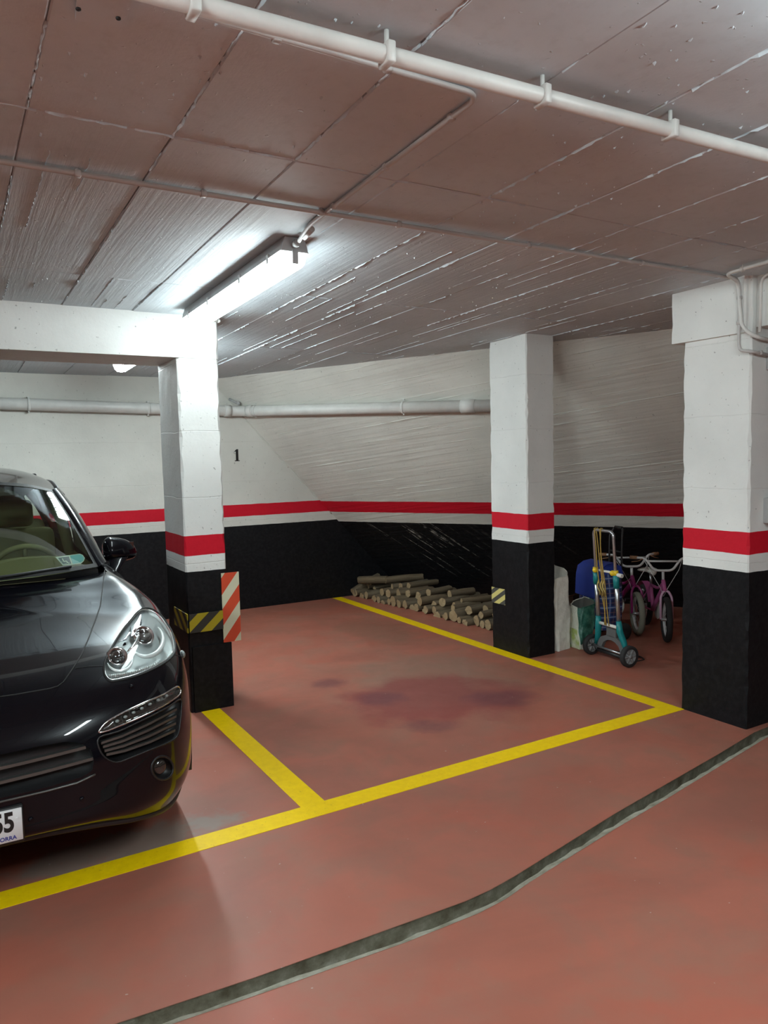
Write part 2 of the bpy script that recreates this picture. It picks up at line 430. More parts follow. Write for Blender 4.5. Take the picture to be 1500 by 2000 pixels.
for k in range(-1, 14):
    x = PX0+k*PW
    ridge((x, .4), (x, 2.33), .005, .0045, .8); ridge((x, 2.33), (x, 7.8), .0045, .0035, .62)
    for q in (1, 2, 3):
        xo = x+q*.1+rr.uniform(-.012, .012)
        ridge((xo, 2.6), (xo, 7.8), .0017, .0012, .26)
        if rr.random() < .5: ridge((xo+.05, 3.0), (xo+.05, 7.6), .0012, .0010, .20)
for y in yj[1:-1]: ridge((-1, y), (5.4, y), .004, .004, .6 if y < 3 else .35)
for _ in range(900):                                   # crumbs of cement stuck in the paint
    x, y = rr.uniform(0, 5), rr.choice((rr.uniform(.6, 2.6), rr.uniform(.6, 7.5))); s = rr.uniform(.002, .0055); e = rr.uniform(1, 3.5)
    z = ceil_z(y)+.004
    mb.add([(x-s, y-s*e, z), (x+s, y-s*e*.6, z), (x+s*.7, y+s*e, z), (x-s*.8, y+s*e*.7, z), (x+rr.uniform(-s, s)*.4, y, z-.004-s*rr.uniform(.6, 1.4))], [(0,4,1), (1,4,2), (2,4,3), (3,4,0)])
o = mb.build('cement_ridge', M['ridge'], ceiling); tag(o, 'ragged white cement ridges between the shuttering marks', kind='stuff')

# walls
def slab(lo, hi): return MB().box(lo, hi)
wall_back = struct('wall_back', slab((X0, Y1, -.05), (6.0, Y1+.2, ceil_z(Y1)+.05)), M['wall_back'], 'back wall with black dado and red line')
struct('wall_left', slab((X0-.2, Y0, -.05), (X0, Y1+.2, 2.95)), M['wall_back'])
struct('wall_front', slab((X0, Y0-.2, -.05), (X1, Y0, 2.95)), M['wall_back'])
mb = MB(); ys = np.linspace(Y0, Y1+.15, 40); zs = [-.05, .3, .9, 1.15, 1.6, 2.1, 2.9]
mb.grid(np.array([[(slope_x(y, z), y, z) for z in zs] for y in ys]), False)
mb.grid(np.array([[(slope_x(y, z)+.2, y, z) for z in zs] for y in ys[::-1]]), False)
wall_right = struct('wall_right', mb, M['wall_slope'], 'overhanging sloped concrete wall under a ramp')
# board marks on the sloped wall: proud cement fins, a few long ones
mb = MB(); nrm = Vector((-1, -.658, -.9275)).normalized()
wr = random.Random(21)
for i in range(95):
    z = wr.uniform(1.2, 2.5); y = wr.uniform(2.6, 7.7); L = wr.uniform(.06, .5) if i > 14 else wr.uniform(.6, 1.5); hh = wr.uniform(.004, .009)
    k = max(3, int(L/.05)); v = []; f = []
    for q in range(k+1):
        yy = y-L*q/k; zz = z+.13*L*q/k+wr.uniform(-.001, .001); w = .0045; e = hh*(.3+.7*wr.random())*(0 if q in (0, k) else 1)
        for dz, s in ((w, 0), (0, e), (-w, 0)):
            p = Vector((slope_x(yy, zz+dz), yy, zz+dz))+nrm*(s-.0004); v.append(tuple(p))
    for q in range(k): f += [(3*q, 3*q+3, 3*q+4, 3*q+1), (3*q+1, 3*q+4, 3*q+5, 3*q+2)]
    mb.add(v, f)
o = mb.build('board_mark', M['wall_slope'], wall_right); tag(o, 'raised cement fins between board marks', kind='stuff')
# cement line where the sloped wall meets the back wall
mb = MB(); pts = []; 
for i in range(60):
    z = 2.12-(2.12-1.0)*i/59; pts.append((slope_x(Y1, z)-.004+wr.uniform(-.003, .003), Y1-.002, z))
mb.tube(pts, [wr.uniform(.003, .010) for _ in pts], 6); mb.build('corner_fillet', M['wall_back'], wall_back)
# painted bay number
mb = MB(); cx, cz = 2.772, 1.70; yb = Y1-.0015
for poly in ([(cx-.014, cz-.065), (cx+.014, cz-.065), (cx+.014, cz+.065), (cx-.004, cz+.065), (cx-.014, cz+.045)], [(cx-.036, cz+.034), (cx-.012, cz+.042), (cx-.004, cz+.065), (cx-.014, cz+.058)], [(cx-.028, cz-.065), (cx+.028, cz-.065), (cx+.028, cz-.056), (cx-.028, cz-.056)]):
    mb.prism([(x, yb, z) for x, z in poly], (0, .004, 0))
M['ink'] = mat('black_ink', (.008, .008, .008), .5)
tag(mb.build('bay_number', M['ink'], wall_back), 'black painted number 1')

# columns and beams (edges nicked)
def rough_box(lo, hi, cell=.055, amp=.0035, seed=0):
    """box whose vertical arrises are slightly chipped"""
    r2 = random.Random(seed); x0, y0, z0 = lo; x1, y1, z1 = hi; nz = max(2, int((z1-z0)/cell)); c = .007
    v = []; 
    for i in range(nz+1):
        z = z0+(z1-z0)*i/nz
        for (x, y, sx, sy) in ((x0, y0, 1, 1), (x1, y0, -1, 1), (x1, y1, -1, -1), (x0, y1, 1, -1)):
            ch = c+r2.random()**3*.012; j = r2.uniform(-amp, amp)*.5
            a = (x+sx*ch, y+j*0, z); b = (x+j*0, y+sy*ch, z)
            v += [a, b] if sx*sy < 0 else [b, a]
    f = []
    for i in range(nz):
        for k in range(8): f.append((i*8+k, i*8+(k+1) % 8, (i+1)*8+(k+1) % 8, (i+1)*8+k))
    f += [tuple(reversed(range(8))), tuple(nz*8+k for k in range(8))]
    return MB().add(v, f)
CL = (1.318, 4.80, 1.588, 5.285)        # x0 y0 x1 y1
CM = (3.985, 4.545, 4.275, 5.005)
CR = (3.985, 2.645, 4.30, 3.098)
cols = []
for nm, (x0, y0, x1, y1), lab, sd in (('column_lamp', CL, 'concrete column under the beam end beside the black car', 1), ('column_middle', CM, 'free standing concrete column between firewood and bags', 2), ('column_right', CR, 'thick concrete column carrying conduits at its head', 3)):
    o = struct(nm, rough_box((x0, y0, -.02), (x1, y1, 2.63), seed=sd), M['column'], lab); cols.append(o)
mb = MB().box((CL[0]+.02, CL[1]-.014, 0), (CL[2]+.014, CL[3]+.01, .435)); mb.build('plinth', M['column'], cols[0])
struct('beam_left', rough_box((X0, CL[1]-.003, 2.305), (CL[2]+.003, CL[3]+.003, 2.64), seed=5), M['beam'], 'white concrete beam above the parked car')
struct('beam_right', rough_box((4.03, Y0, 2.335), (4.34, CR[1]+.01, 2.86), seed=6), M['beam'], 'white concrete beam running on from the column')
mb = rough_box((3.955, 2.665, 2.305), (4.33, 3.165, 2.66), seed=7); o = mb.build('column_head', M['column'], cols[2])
# ------------------------------------------------------------------ lamps, pipes, conduits
def lamp(x, ya, yb, label, power=1.0, group=None, z_drop=0.0, off=None):
    lm_ = M['lamp'].copy(); lm_.node_tree.nodes['Principled BSDF'].inputs['Emission Strength'].default_value = LAMP_STRENGTH*power
    yc = (ya+yb)/2; zc = ceil_z(yc)-z_drop; L = (yb-ya)/2
    t = thing(off+'_lamp_offscreen' if off else 'tube_lamp', label, 'lamp', (x, yc, zc), 0, group)
    tilt = -.0212
    def P(a, y, z): return (a, y, z+y*tilt)
    def ext(prof, ya_, yb_):
        m_ = MB(); k = len(prof)
        v = [P(a, y, z) for y in (ya_, yb_) for a, z in prof]
        m_.add(v, [tuple(reversed(range(k))), tuple(range(k, 2*k))]+[(i, (i+1) % k, k+(i+1) % k, k+i) for i in range(k)]); return m_
    # housing tray, diffuser, end pieces, clips
    ext([(-.058, -.040), (-.062, -.062), (-.068, -.066), (.068, -.066), (.062, -.062), (.058, -.040), (.045, -.004), (-.045, -.004)][::-1], -L, L).build('housing', M['greyplastic'], t, world=False)
    prof = [(.060, -.066), (.058, -.085), (.049, -.112), (.032, -.130), (0, -.136), (-.032, -.130), (-.049, -.112), (-.058, -.085), (-.060, -.066)]
    dm = ext(prof, -L+.012, L-.012); dm.build(off+'_diffuser_offscreen' if off else 'diffuser', lm_, t, world=False)
    for y in (-L+.15, -L*.33, L*.33, L-.15):
        for s in (-1, 1):
            m_ = MB(); m_.box((s*.066-.004, y-.012, -.088+y*tilt), (s*.066+.004, y+.012, -.048+y*tilt)); m_.build('clip', M['clip'], t, world=False)
    m_ = MB(); m_.tube([P(0, -L+.01, -.035), P(0, -L-.04, -.035)], .017, 12); m_.build('cable_gland', M['greyplastic'], t, world=False)
    m_ = MB(); m_.box((-.014, -L-.004, -.118-L*-.0212), (.014, -L+.013, -.060-L*-.0212)); m_.build('end_latch', M['greyplastic'], t, world=False)
    return t
# the two lamps the photograph shows
lamp(1.375, 3.06, 4.62, 'long lit ceiling tube lamp in front of the white beam', .60)
lamp(1.29, 5.60, 6.36, 'short lit tube lamp beyond the beam, its end showing below it', 2.9, None, .03)
# aisle lamps behind the camera: one brightens the ceiling past the pipe and glints on the bumper,
# one lights the column faces turned to the aisle
lamp(1.75, -.75, .80, 'lit tube lamp on the ceiling past the thick white pipe', 1.7, None, .05, 'pipe_side')
lamp(-2.6, -.9, .66, 'lit tube lamp over the aisle in front of the car', 4.0, None, 0.0, 'aisle')

def clamp(parent, p, r, up, name='clamp', mt=None, axis=(1, 0, 0)):
    """saddle clamp: ring about the pipe, stem to the surface"""
    mb = MB(); p = Vector(p); up = Vector(up)
    mb.rbox((-r*1.25, -.011, -r*1.2), (r*1.25, .011, r*1.2), .003, 1, frame(p, up, Vector(axis).cross(up)))
    mb.tube([p, p+up], .006, 8)
    return mb.build(name, mt or M['pipe'], parent)
# thick white pipe on the ceiling (along X)
zp = lambda p, off: None
def ceil_pt(px, off):
    """point below the ceiling by off on the pixel's ray"""
    w = ray(px); t_ = (2.677-off-CAM_H)/(w[2]+.0212*w[1]); return Vector(CAM+w*t_)
A = ceil_pt((380, 8), .056); B = ceil_pt((1500, 305), .056); d_ = (B-A).normalized()
t = thing('ceiling_pipe', 'thick white pipe clamped along the concrete ceiling', 'pipe', A)
P0, P1 = A-d_*4.0, A+d_*8.0
mb = MB(); mb.tube([P0, P1], .0205, 16); mb.build('pipe', M['pipe'], t)
for px in ((760, 103), (1060, 188), (1302, 258), (378, 5)):
    c = ceil_pt(px, .056); s = (c-A).dot(d_); q = A+d_*s
    clamp(t, q, .0205, (0, 0, .056))
for s in (-1.2, -2.2, 3.2, 4.2): clamp(t, A+d_*s, .0205, (0, 0, .056))
# thin conduit beside it, turning towards the lamp
c0 = ceil_pt((300, 3), .014); c1 = ceil_pt((915, 181), .014); dd = (c1-c0).normalized()
lampend = Vector((1.375, 3.02, ceil_z(3.03)-.035))
turn = ceil_pt((938, 186), .014); pth = arc_pts([c0-dd*3, turn, Vector((1.352, 2.86, ceil_z(2.86)-.014)), lampend], .055, 6)
t = thing('lamp_conduit', 'thin grey conduit bending from the ceiling pipe to the lamp', 'conduit', turn)
mb = MB(); mb.tube(pth, .0085, 10); mb.build('conduit', M['conduit'], t)
def on_path(a, b, s): return a+(b-a)*s
for s in (.12, .45, .8): clamp(t, on_path(turn, Vector((1.352, 2.86, ceil_z(2.86)-.014)), s), .0085, (0, 0, .014), 'saddle', M['conduit'], (0, 1, 0))
for px in ((540, 74), (757, 133)): clamp(t, ceil_pt(px, .014), .0085, (0, 0, .014), 'saddle', M['conduit'])
mb = MB(); mb.tube([lampend+Vector((0, -.14, .018)), lampend+Vector((0, -.06, .004))], .0125, 10); mb.build('coupling', M['conduit'], t)
# long conduit across the ceiling, then down the thick column
e0 = ceil_pt((0, 315), .016); e1 = ceil_pt((1395, 537), .016); dd = (e1-e0).normalized()
xf = 3.940; k0 = e1+dd*((xf-e1.x)/dd.x)
pth = arc_pts([e0-dd*4, k0, Vector((xf, k0.y, 2.24)), Vector((xf, k0.y-.01, 2.205)), Vector((xf+.005, 2.612, 2.19)), Vector((4.13, 2.612, 2.175))], .06, 6)
t = thing('cross_conduit', 'long grey conduit crossing the ceiling and dropping down the column', 'conduit', k0)
mb = MB(); mb.tube(pth, .0095, 10); mb.build('conduit', M['conduit'], t)
for px in ((150, 342), (400, 375), (637, 407), (780, 438), (1035, 478), (1260, 513)): 
    q = ceil_pt(px, .016); q = e0+dd*((q-e0).dot(dd)); clamp(t, q, .0095, (0, 0, .016), 'saddle', M['conduit'])
for z in (2.50, 2.36): clamp(t, Vector((xf, k0.y, z)), .0095, (.016, 0, 0), 'saddle', M['conduit'], (0, 0, 1))
clamp(t, Vector((4.02, 2.612, 2.186)), .0095, (0, .034, 0), 'saddle', M['conduit'])
# pale conduits coming along the beam
a0 = ceil_pt((1412, 536), .022); a1 = ceil_pt((1500, 511), .022); dv = (a1-a0).normalized()
pth = arc_pts([a0+dv*3.2, a0+dv*.02, Vector((3.935, 2.70, ceil_z(2.7)-.03)), Vector((3.938, 2.675, 2.33)), Vector((3.98, 2.61, 2.27)), Vector((4.13, 2.61, 2.26))], .05, 6)
t = thing('pale_conduit', 'pale conduit running beside the beam to the column head', 'conduit', a0)
mb = MB(); mb.tube(pth, .0105, 10); mb.build('conduit', M['pipe'], t)
clamp(t, a0+dv*.12, .0105, (0, 0, .022), 'saddle', None, (0, 1, 0))
clamp(t, a0+dv*.9, .0105, (0, 0, .022), 'saddle', None, (0, 1, 0))
b0 = Vector((3.965, 2.64, ceil_z(2.6)-.03))
pth = arc_pts([Vector((3.93, -.4, ceil_z(-.4)-.02)), Vector((3.93, 2.52, ceil_z(2.5)-.025)), Vector((4.0, 2.60, ceil_z(2.6)-.035)), Vector((4.0, 2.605, 2.30))], .05, 6)
t = thing('slim_conduit', 'slim pale conduit tucked in the corner under the beam', 'conduit', b0)
mb = MB(); mb.tube(pth, .0085, 10); mb.build('conduit', M['pipe'], t)
# junction boxes on the column
def jbox(name, lab, c, s):
    t = thing(name, lab, 'box', c)
    mb = MB(); mb.rbox((c[0]-s[0]/2, c[1]-s[1], c[2]-s[2]/2), (c[0]+s[0]/2, c[1]+.002, c[2]+s[2]/2), .006, 2); mb.build('body', M['greyplastic'], t)
    mb = MB(); mb.rbox((c[0]-s[0]/2-.003, c[1]-s[1]-.008, c[2]-s[2]/2-.003), (c[0]+s[0]/2+.003, c[1]-s[1]+.004, c[2]+s[2]/2+.003), .004, 2); mb.build('lid', M['conduit'], t)
    for sx in (-1, 1):
        for sz in (-1, 1):
            mb = MB(); mb.tube([(c[0]+sx*s[0]*.38, c[1]-s[1]-.010, c[2]+sz*s[2]*.38), (c[0]+sx*s[0]*.38, c[1]-s[1]-.006, c[2]+sz*s[2]*.38)], .005, 8); mb.build('screw', M['greyplastic'], t)
jbox('junction_box', 'grey junction box where conduits end high on the column', (4.18, 2.645, 2.16), (.11, .045, .13))
jbox('switch_box', 'small grey switch box lower on the column face', (4.16, 2.645, 1.285), (.085, .04, .15))
# old patch plate on the ceiling
t = thing('ceiling_plate', 'square plate screwed to the ceiling beside the pipe', 'plate', ceil_pt((195, 18), .004))
mb = MB(); q = [ceil_pt(p, -.001) for p in ((150, -40), (265, -40), (238, 38), (146, 22))]; mb.prism(q, (0, 0, -.020)); mb.build('plate', M['ceiling'], t)
for px in ((153, 18), (231, 36)):
    mb = MB(); mb.ball(ceil_pt(px, .021), (.006, .006, .004), 10, 6); mb.build('screw', M['ink'], t)
# stub of pipe on the beam beside the lamp
t = thing('beam_conduit', 'short white conduit stub on top of the beam beside the lamp', 'conduit', (1.55, 4.79, 2.55))
mb = MB(); mb.tube([(1.42, 4.787, 2.553), (1.60, 4.787, 2.550)], .009, 10); mb.build('conduit', M['pipe'], t)
mb = MB(); mb.tube([(1.592, 4.787, 2.550), (1.606, 4.787, 2.549)], .013, 10); mb.build('end_cap', M['pipe'], t)

# fat drain pipe along the back wall and the sloped wall
nrm = Vector((-1, -.658, -.9275)).normalized(); RP = .056
def slope_hit(px, off=0):
    w = ray(px); t_ = (9.9936-.9275*CAM_H)/(w[0]+.658*w[1]+.9275*w[2]); return Vector(CAM+w*t_)+nrm*off
pb = Vector((2.78, Y1-.075, 2.17)); g = slope_hit((955, 784), RP+.012)
t = thing('drain_pipe', 'fat white drain pipe running along the back and sloped walls', 'pipe', pb)
pl = Vector((0.5, Y1-.075, 2.215)); dl = (pl-pb).normalized()
dg = (g-pb).normalized(); end = pb+dg*((Vector((g.x, g.y, g.z))-pb).length+.35)
mb = MB(); mb.tube(arc_pts([pl+dl*6, pb, end], .12, 8), RP, 18); mb.build('pipe', M['pipe'], t)
mb = MB(); mb.tube([pb+dl*.16, pb+dl*.09], RP+.007, 18); mb.build('socket', M['pipe'], t)
mb = MB(); mb.tube([pb+dg*.12, pb+dg*.19], RP+.007, 18); mb.build('socket', M['pipe'], t)
mb = MB(); mb.tube([end-dg*.60, end-dg*.46], RP+.006, 18); mb.build('socket', M['pipe'], t)
def band(c, ax, away):
    mb = MB(); mb.tube([c-ax*.012, c+ax*.012], RP+.004, 18)
    for s in (-1, 1):
        q = c+Vector((0, 0, s*(RP+.012)))
        mb.tube([q+away*-.0, q-away*.07], .007, 6)
    mb.build('pipe_clip', M['pipe'], t)
L = (end-pb).length
for s in (.22, .62*L): band(pb+dg*s, dg, nrm)
for s in (.95, 2.05): band(pb+dl*s, dl, Vector((0, -1, 0)))
# black valve stub at the elbow
mb = MB(); mb.tube([(2.70, Y1-.03, 2.30), (2.72, Y1-.10, 2.27), (2.76, Y1-.13, 2.25)], .014, 8); mb.ball((2.76, Y1-.135, 2.25), .022, 10, 8); mb.build('valve_stub', M['greyplastic'], t)

# ------------------------------------------------------------------ hazard plates and tapes
M['redwhite'] = striped('red_cream_stripes', (.62, .62, .45), (.62, .075, .03), .16, .54, .77, .055, .45)
t = thing('hazard_board', 'upright board with red and cream diagonal stripes on column edge', 'sign', (1.607, 4.785, .672))
mb = MB(); mb.box((-.0605, -.004, -.232), (.0605, .003, .232)); mb.build('plate', M['redwhite'], t, world=False)
mb = MB(); mb.box((-.052, .003, -.05), (-.022, .016, .05)); mb.build('bracket', M['greyplastic'], t, world=False)
M['yb'] = striped('yellow_black_stripes', (.42, .34, .012), (.03, .032, .028), .150, .5, 1.1, .035, .5)
t = thing('column_tape', 'faded yellow and black striped tape wrapped round the column', 'hazard tape', (1.42, 4.783, .595))
mb = MB(); mb.box((-.097, -.004, -.062), (.128, .003, .062)); mb.build('front_band', M['yb'], t, world=False)
M['yb2'] = striped('yellow_black_stripes_side', (.42, .34, .012), (.03, .032, .028), .150, .5, 1.45, .02, .5, (1, 2))
mb = MB(); mb.box((-.107, .012, -.062), (-.101, .33, .062)); mb.build('side_band', M['yb2'], t, world=False)
M['yb3'] = striped('yellow_black_stripes_pale', (.66, .58, .20), (.07, .07, .06), .135, .48, -1.6, .05, .5, (1, 2))
t = thing('hazard_sticker', 'small yellow and black striped sticker low on the middle column', 'hazard tape', (CM[0], 4.92, .455))
mb = MB(); mb.box((-.003, -.09, -.066), (.002, .085, .066)); mb.build('sticker', M['yb3'], t, world=False)
# ------------------------------------------------------------------ the car
M['paint'] = mat('black_car_paint', (.0035, .0035, .0055), .22); _b = M['paint'].node_tree.nodes['Principled BSDF']
_b.inputs['Coat Weight'].default_value = .65; _b.inputs['Coat IOR'].default_value = 1.38; _b.inputs['Coat Roughness'].default_value = .025; _b.inputs['Specular IOR Level'].default_value = .08
M['blackplastic'] = mat('black_plastic', (.012, .012, .013), .45)
M['gap'] = mat('shut_gap', (.002, .002, .002), .7)
M['rubber'] = mat('tyre_rubber', (.015, .015, .016), .75)
M['chrome'] = mat('bright_chrome', (.78, .79, .80), .09, 1.0)
M['silver'] = mat('silver_reflector', (.62, .65, .65), .28, .85)
M['reflector'] = mat('white_reflector', (.80, .84, .83), .3, .2)
M['alloy'] = mat('alloy_wheel', (.42, .43, .44), .3, .9)
M['lampgrey'] = mat('lamp_lining', (.26, .29, .285), .38, .3)
M['smoke'] = mat('smoked_lens', (.03, .025, .022), .06); M['smoke'].node_tree.nodes['Principled BSDF'].inputs['Coat Weight'].default_value = 1
M['slat'] = mat('grille_slat', (.12, .125, .12), .3, .6)
M['beige'] = mat('beige_leather', (.36, .33, .18), .55)
M['beige2'] = mat('beige_trim', (.30, .27, .15), .6)
M['cabin'] = mat('dark_cabin', (.03, .03, .026), .7)
M['plate'] = mat('plate_white', (.68, .69, .70), .35)
M['plateblue'] = mat('plate_blue_ink', (.02, .03, .22), .5)
def glass(name, tint, glossy=.10):
    m = bpy.data.materials.new(name); m.use_nodes = True; nt = m.node_tree; nt.nodes.remove(nt.nodes['Principled BSDF'])
    tr = nt.nodes.new('ShaderNodeBsdfTransparent'); tr.inputs[0].default_value = (*tint, 1)
    gl = nt.nodes.new('ShaderNodeBsdfGlossy'); gl.inputs['Roughness'].default_value = .02
    fr = nt.nodes.new('ShaderNodeFresnel')
    ge = nt.nodes.new('ShaderNodeNewGeometry'); io = nt.nodes.new('ShaderNodeMath'); io.operation = 'MULTIPLY_ADD'; io.inputs[1].default_value = 1/1.5-1.5; io.inputs[2].default_value = 1.5
    nt.links.new(ge.outputs['Backfacing'], io.inputs[0]); nt.links.new(io.outputs[0], fr.inputs[0])     # same thin pane from both sides
    mx = nt.nodes.new('ShaderNodeMixShader'); ad = nt.nodes.new('ShaderNodeMath'); ad.operation = 'MULTIPLY_ADD'; ad.inputs[1].default_value = 1.0; ad.inputs[2].default_value = glossy-.04; ad.use_clamp = True
    nt.links.new(fr.outputs[0], ad.inputs[0]); nt.links.new(ad.outputs[0], mx.inputs[0]); nt.links.new(tr.outputs[0], mx.inputs[1]); nt.links.new(gl.outputs[0], mx.inputs[2])
    nt.links.new(mx.outputs[0], nt.nodes['Material Output'].inputs[0]); return m
M['glass'] = glass('tinted_glass', (.52, .60, .50), .06)
M['clear'] = glass('clear_cover', (.95, .97, .97), .015)
M['privacy'] = glass('dark_side_glass', (.10, .11, .10), .06)

CAR_X, CAR_Y, CAR_YAW = -.045, 2.783, -.018
car = thing('car', 'black SUV with clear headlamp parked nose out in the bay', 'car', (CAR_X, CAR_Y, 0), CAR_YAW)
CINV = ROOTM[car].inverted()
PLAN = np.array([(0,0),(.25,.012),(.47,.045),(.66,.11),(.80,.215),(.89,.37),(.938,.56),(.955,.77),(.962,.95),(.955,1.18),(.935,1.40),(.945,1.8),(.95,2.6),(.955,3.2),(.965,3.85),(.955,4.2),(.91,4.5),(.78,4.71),(.48,4.815),(0,4.846)])
UC = 10
ROWS = [
 (.225,.235,.24,.27,.28,.36, .07,.945,-.10),
 (.32,.33,.34,.34,.36,.42, .01,.99,-.02),
 (.44,.45,.45,.46,.48,.55, .0,1.0,.0),
 (.56,.58,.60,.60,.62,.68, .0,1.0,.0),
 (.68,.71,.74,.74,.76,.82, .03,.998,-.02),
 (.765,.82,.87,.88,.90,.94, .085,.978,-.05),
 (.825,.90,.955,.97,.985,1.02, .155,.935,-.09),
 (.86,.945,1.01,1.035,1.055,1.08, .235,.87,-.13),
 (.885,.960,1.03,1.07,1.10,1.10, .34,.80,-.2),
 (.91,.962,1.02,1.065,1.1,1.1, .47,.66,-.3),
 (.94,.982,1.03,1.07,1.1,1.1, .68,.42,-.4),
 (.972,.995,1.04,1.075,1.1,1.1, .93,.18,-.4),
 (.982,.998,1.042,1.077,1.1,1.1, 1.0,.0,-.4)]
def crspl(P, n):
    P = np.asarray(P, float); Q = np.concatenate([2*P[:1]-P[1:2], P, 2*P[-1:]-P[-2:-1]]); out = []
    for i in range(len(P)-1):
        p0, p1, p2, p3 = Q[i:i+4]
        for k in range(n):
            t = k/n; out.append(.5*((2*p1)+(-p0+p2)*t+(2*p0-5*p1+4*p2-p3)*t*t+(-p0+3*p1-3*p2+p3)*t**3))
    out.append(P[-1]); return np.array(out)
G = []
for j, (zf, z6, z10, z14, zd, zr, off, wf, ro) in enumerate(ROWS):
    row = []
    for i, (a, b) in enumerate(PLAN):
        z = np.interp(b, [0, .12, .6, 1.0, 1.4, 2.2, 4.3, 4.84], [zf, zf+.25*(z6-zf), z6, z10, z14, zd, zd, zr]); bb = b
        if j < 3: z += (.115, .055, .01)[j]*np.interp(a, [0, .25, .45, .66, .80], [1, .95, .75, .30, 0])*(b < 1)
        if b < 1.4: bb = b+off*(1-b/1.4)
        if b > 4: bb = b+ro*(b-4)/.85
        if j >= 8 and i <= UC: bb -= .16*(1-wf/.80)*(b/1.4)**2
        row.append((a*wf, bb, z))
    G.append(row)
NU, NV = 10, 9
S = np.swapaxes(crspl(np.swapaxes(crspl(np.array(G), NV), 0, 1), NU), 0, 1)      # [row, col, (a, b, z)]
nr, nc = S.shape[:2]
# smooth the sheet a little so that reflections flow
for _ in range(6):
    T_ = S.copy()
    T_[1:-1, 1:-1] = .5*S[1:-1, 1:-1]+.125*(S[:-2, 1:-1]+S[2:, 1:-1]+S[1:-1, :-2]+S[1:-1, 2:])
    T_[1:-1, 0] = .5*S[1:-1, 0]+.25*(S[:-2, 0]+S[2:, 0]); T_[1:-1, 0, 0] = 0
    S = T_
du = np.gradient(S, axis=1); dv = np.gradient(S, axis=0); du[:, 0] = (S[:, 1]-S[:, 0])*np.array([1, 0, 0])
NRM = np.cross(du, dv); NRM /= np.linalg.norm(NRM, axis=2, keepdims=True)+1e-9
NRM[-1] = NRM[-2]
sgn = np.sign(NRM[30, 100, 0]); NRM *= sgn
NRM[:, 0, 0] = 0
idx = lambda r, c: r*nc+c
RB = 8*NV                              # belt row
UCC = UC*NU
faces = []
for r in range(nr-1):
    for c in range(nc-1):
        if r >= RB and c >= UCC: continue
        faces.append((r, c))
SV = S.reshape(-1, 3); SN = NRM.reshape(-1, 3)
def quad(r, c): return (idx(r, c), idx(r, c+1), idx(r+1, c+1), idx(r+1, c)) if sgn > 0 else (idx(r, c), idx(r+1, c), idx(r+1, c+1), idx(r, c+1))
bvh = BVHTree.FromPolygons([Vector(v) for v in SV], [quad(r, c) for r, c in faces])
cam_l = CINV @ Vector(CAM)
def shoot(px):
    """pixel -> point on the car's body sheet (car space) and normal"""
    w = CINV.to_3x3() @ Vector(ray(px)); hit = bvh.ray_cast(cam_l, w.normalized())
    return (hit[0], hit[1]*(1 if hit[1].dot(w) < 0 else -1)) if hit[0] else None
def shoot_all(P): return [h for h in (shoot(p) for p in P) if h]
PXP = None
def to_px(L):
    Wd = np.array([tuple(ROOTM[car] @ Vector(p)) for p in L]); c = (Wd-CAM) @ ROT
    return np.stack([750+FPX*c[:, 0]/-c[:, 2], 1000-FPX*c[:, 1]/-c[:, 2]], 1)
def dense_px(P, step=5, closed=True):
    out = []; Q = P+[P[0]] if closed else P
    for (a, b), (c, d_) in zip(Q[:-1], Q[1:]):
        k = max(1, int(math.hypot(c-a, d_-b)/step))
        for i in range(k): out.append((a+(c-a)*i/k, b+(d_-b)*i/k))
    if not closed: out.append(Q[-1])
    return out
def smooth_px(P, n=4):
    Q = np.array([P[-1]]+P+[P[0], P[1]], float); out = []
    for i in range(1, len(P)+1):
        p0, p1, p2, p3 = Q[i-1:i+3]
        for k in range(n):
            t = k/n; out.append(tuple(.5*((2*p1)+(-p0+p2)*t+(2*p0-5*p1+4*p2-p3)*t*t+(-p0+3*p1-3*p2+p3)*t**3)))
    return out
def inside(poly, pts):
    x, y = pts[:, 0], pts[:, 1]; res = np.zeros(len(pts), bool); P = np.array(poly); j = len(P)-1
    for i in range(len(P)):
        c = ((P[i, 1] > y) != (P[j, 1] > y)) & (x < (P[j, 0]-P[i, 0])*(y-P[i, 1])/(P[j, 1]-P[i, 1]+1e-12)+P[i, 0]); res ^= c; j = i
    return res
HEAD = smooth_px([(277,1189),(291,1188),(306,1194.5),(320.5,1209),(335,1232),(341,1251),(342.5,1269),(338,1281),(320.5,1296),(291.5,1311),(262.5,1322),(233.5,1329),(217,1331),(207,1324),(203,1309),(206,1290),(216,1269),(228,1248),(241,1228),(254,1212),(266,1198)])
DRL = smooth_px([(193,1430),(204,1413.5),(226,1399),(255,1384.5),(291,1368.5),(320.5,1355.5),(345,1341),(352,1346),(351,1356),(335,1368.5),(306,1385.5),(270,1403),(233,1418),(207,1428)], 3)
INT = smooth_px([(194,1440),(230,1429),(265,1413),(300,1396),(330,1380),(352,1366),(354,1385),(352,1410),(346,1438),(325,1452),(290,1466),(255,1480),(228,1489),(206,1480),(193,1460)], 3)
FOG = [(317+21*math.cos(a), 1500+23*math.sin(a)) for a in np.linspace(0, 2*math.pi, 28, endpoint=False)]
g_top = shoot_all([(0,1474),(75,1458),(130,1448),(160,1452),(178,1465)]); g_bot = shoot_all([(184,1484),(181,1504),(162,1517),(90,1538),(0,1559)])
GR = [(p[0].x, p[0].z) for p in g_top]+[(p[0].x, p[0].z) for p in g_bot]
zt, zb = GR[0][1]-.004, GR[-1][1]-.004
GRILLE = [(0, zt)]+GR+[(0, zb)]
fc = np.array([SV[list(quad(r, c))].mean(0) for r, c in faces]); fn = np.array([SN[list(quad(r, c))].mean(0) for r, c in faces])
fpx = to_px(fc)
camdir = np.array(cam_l)[None]-fc; facing = (fn*camdir).sum(1) > 0
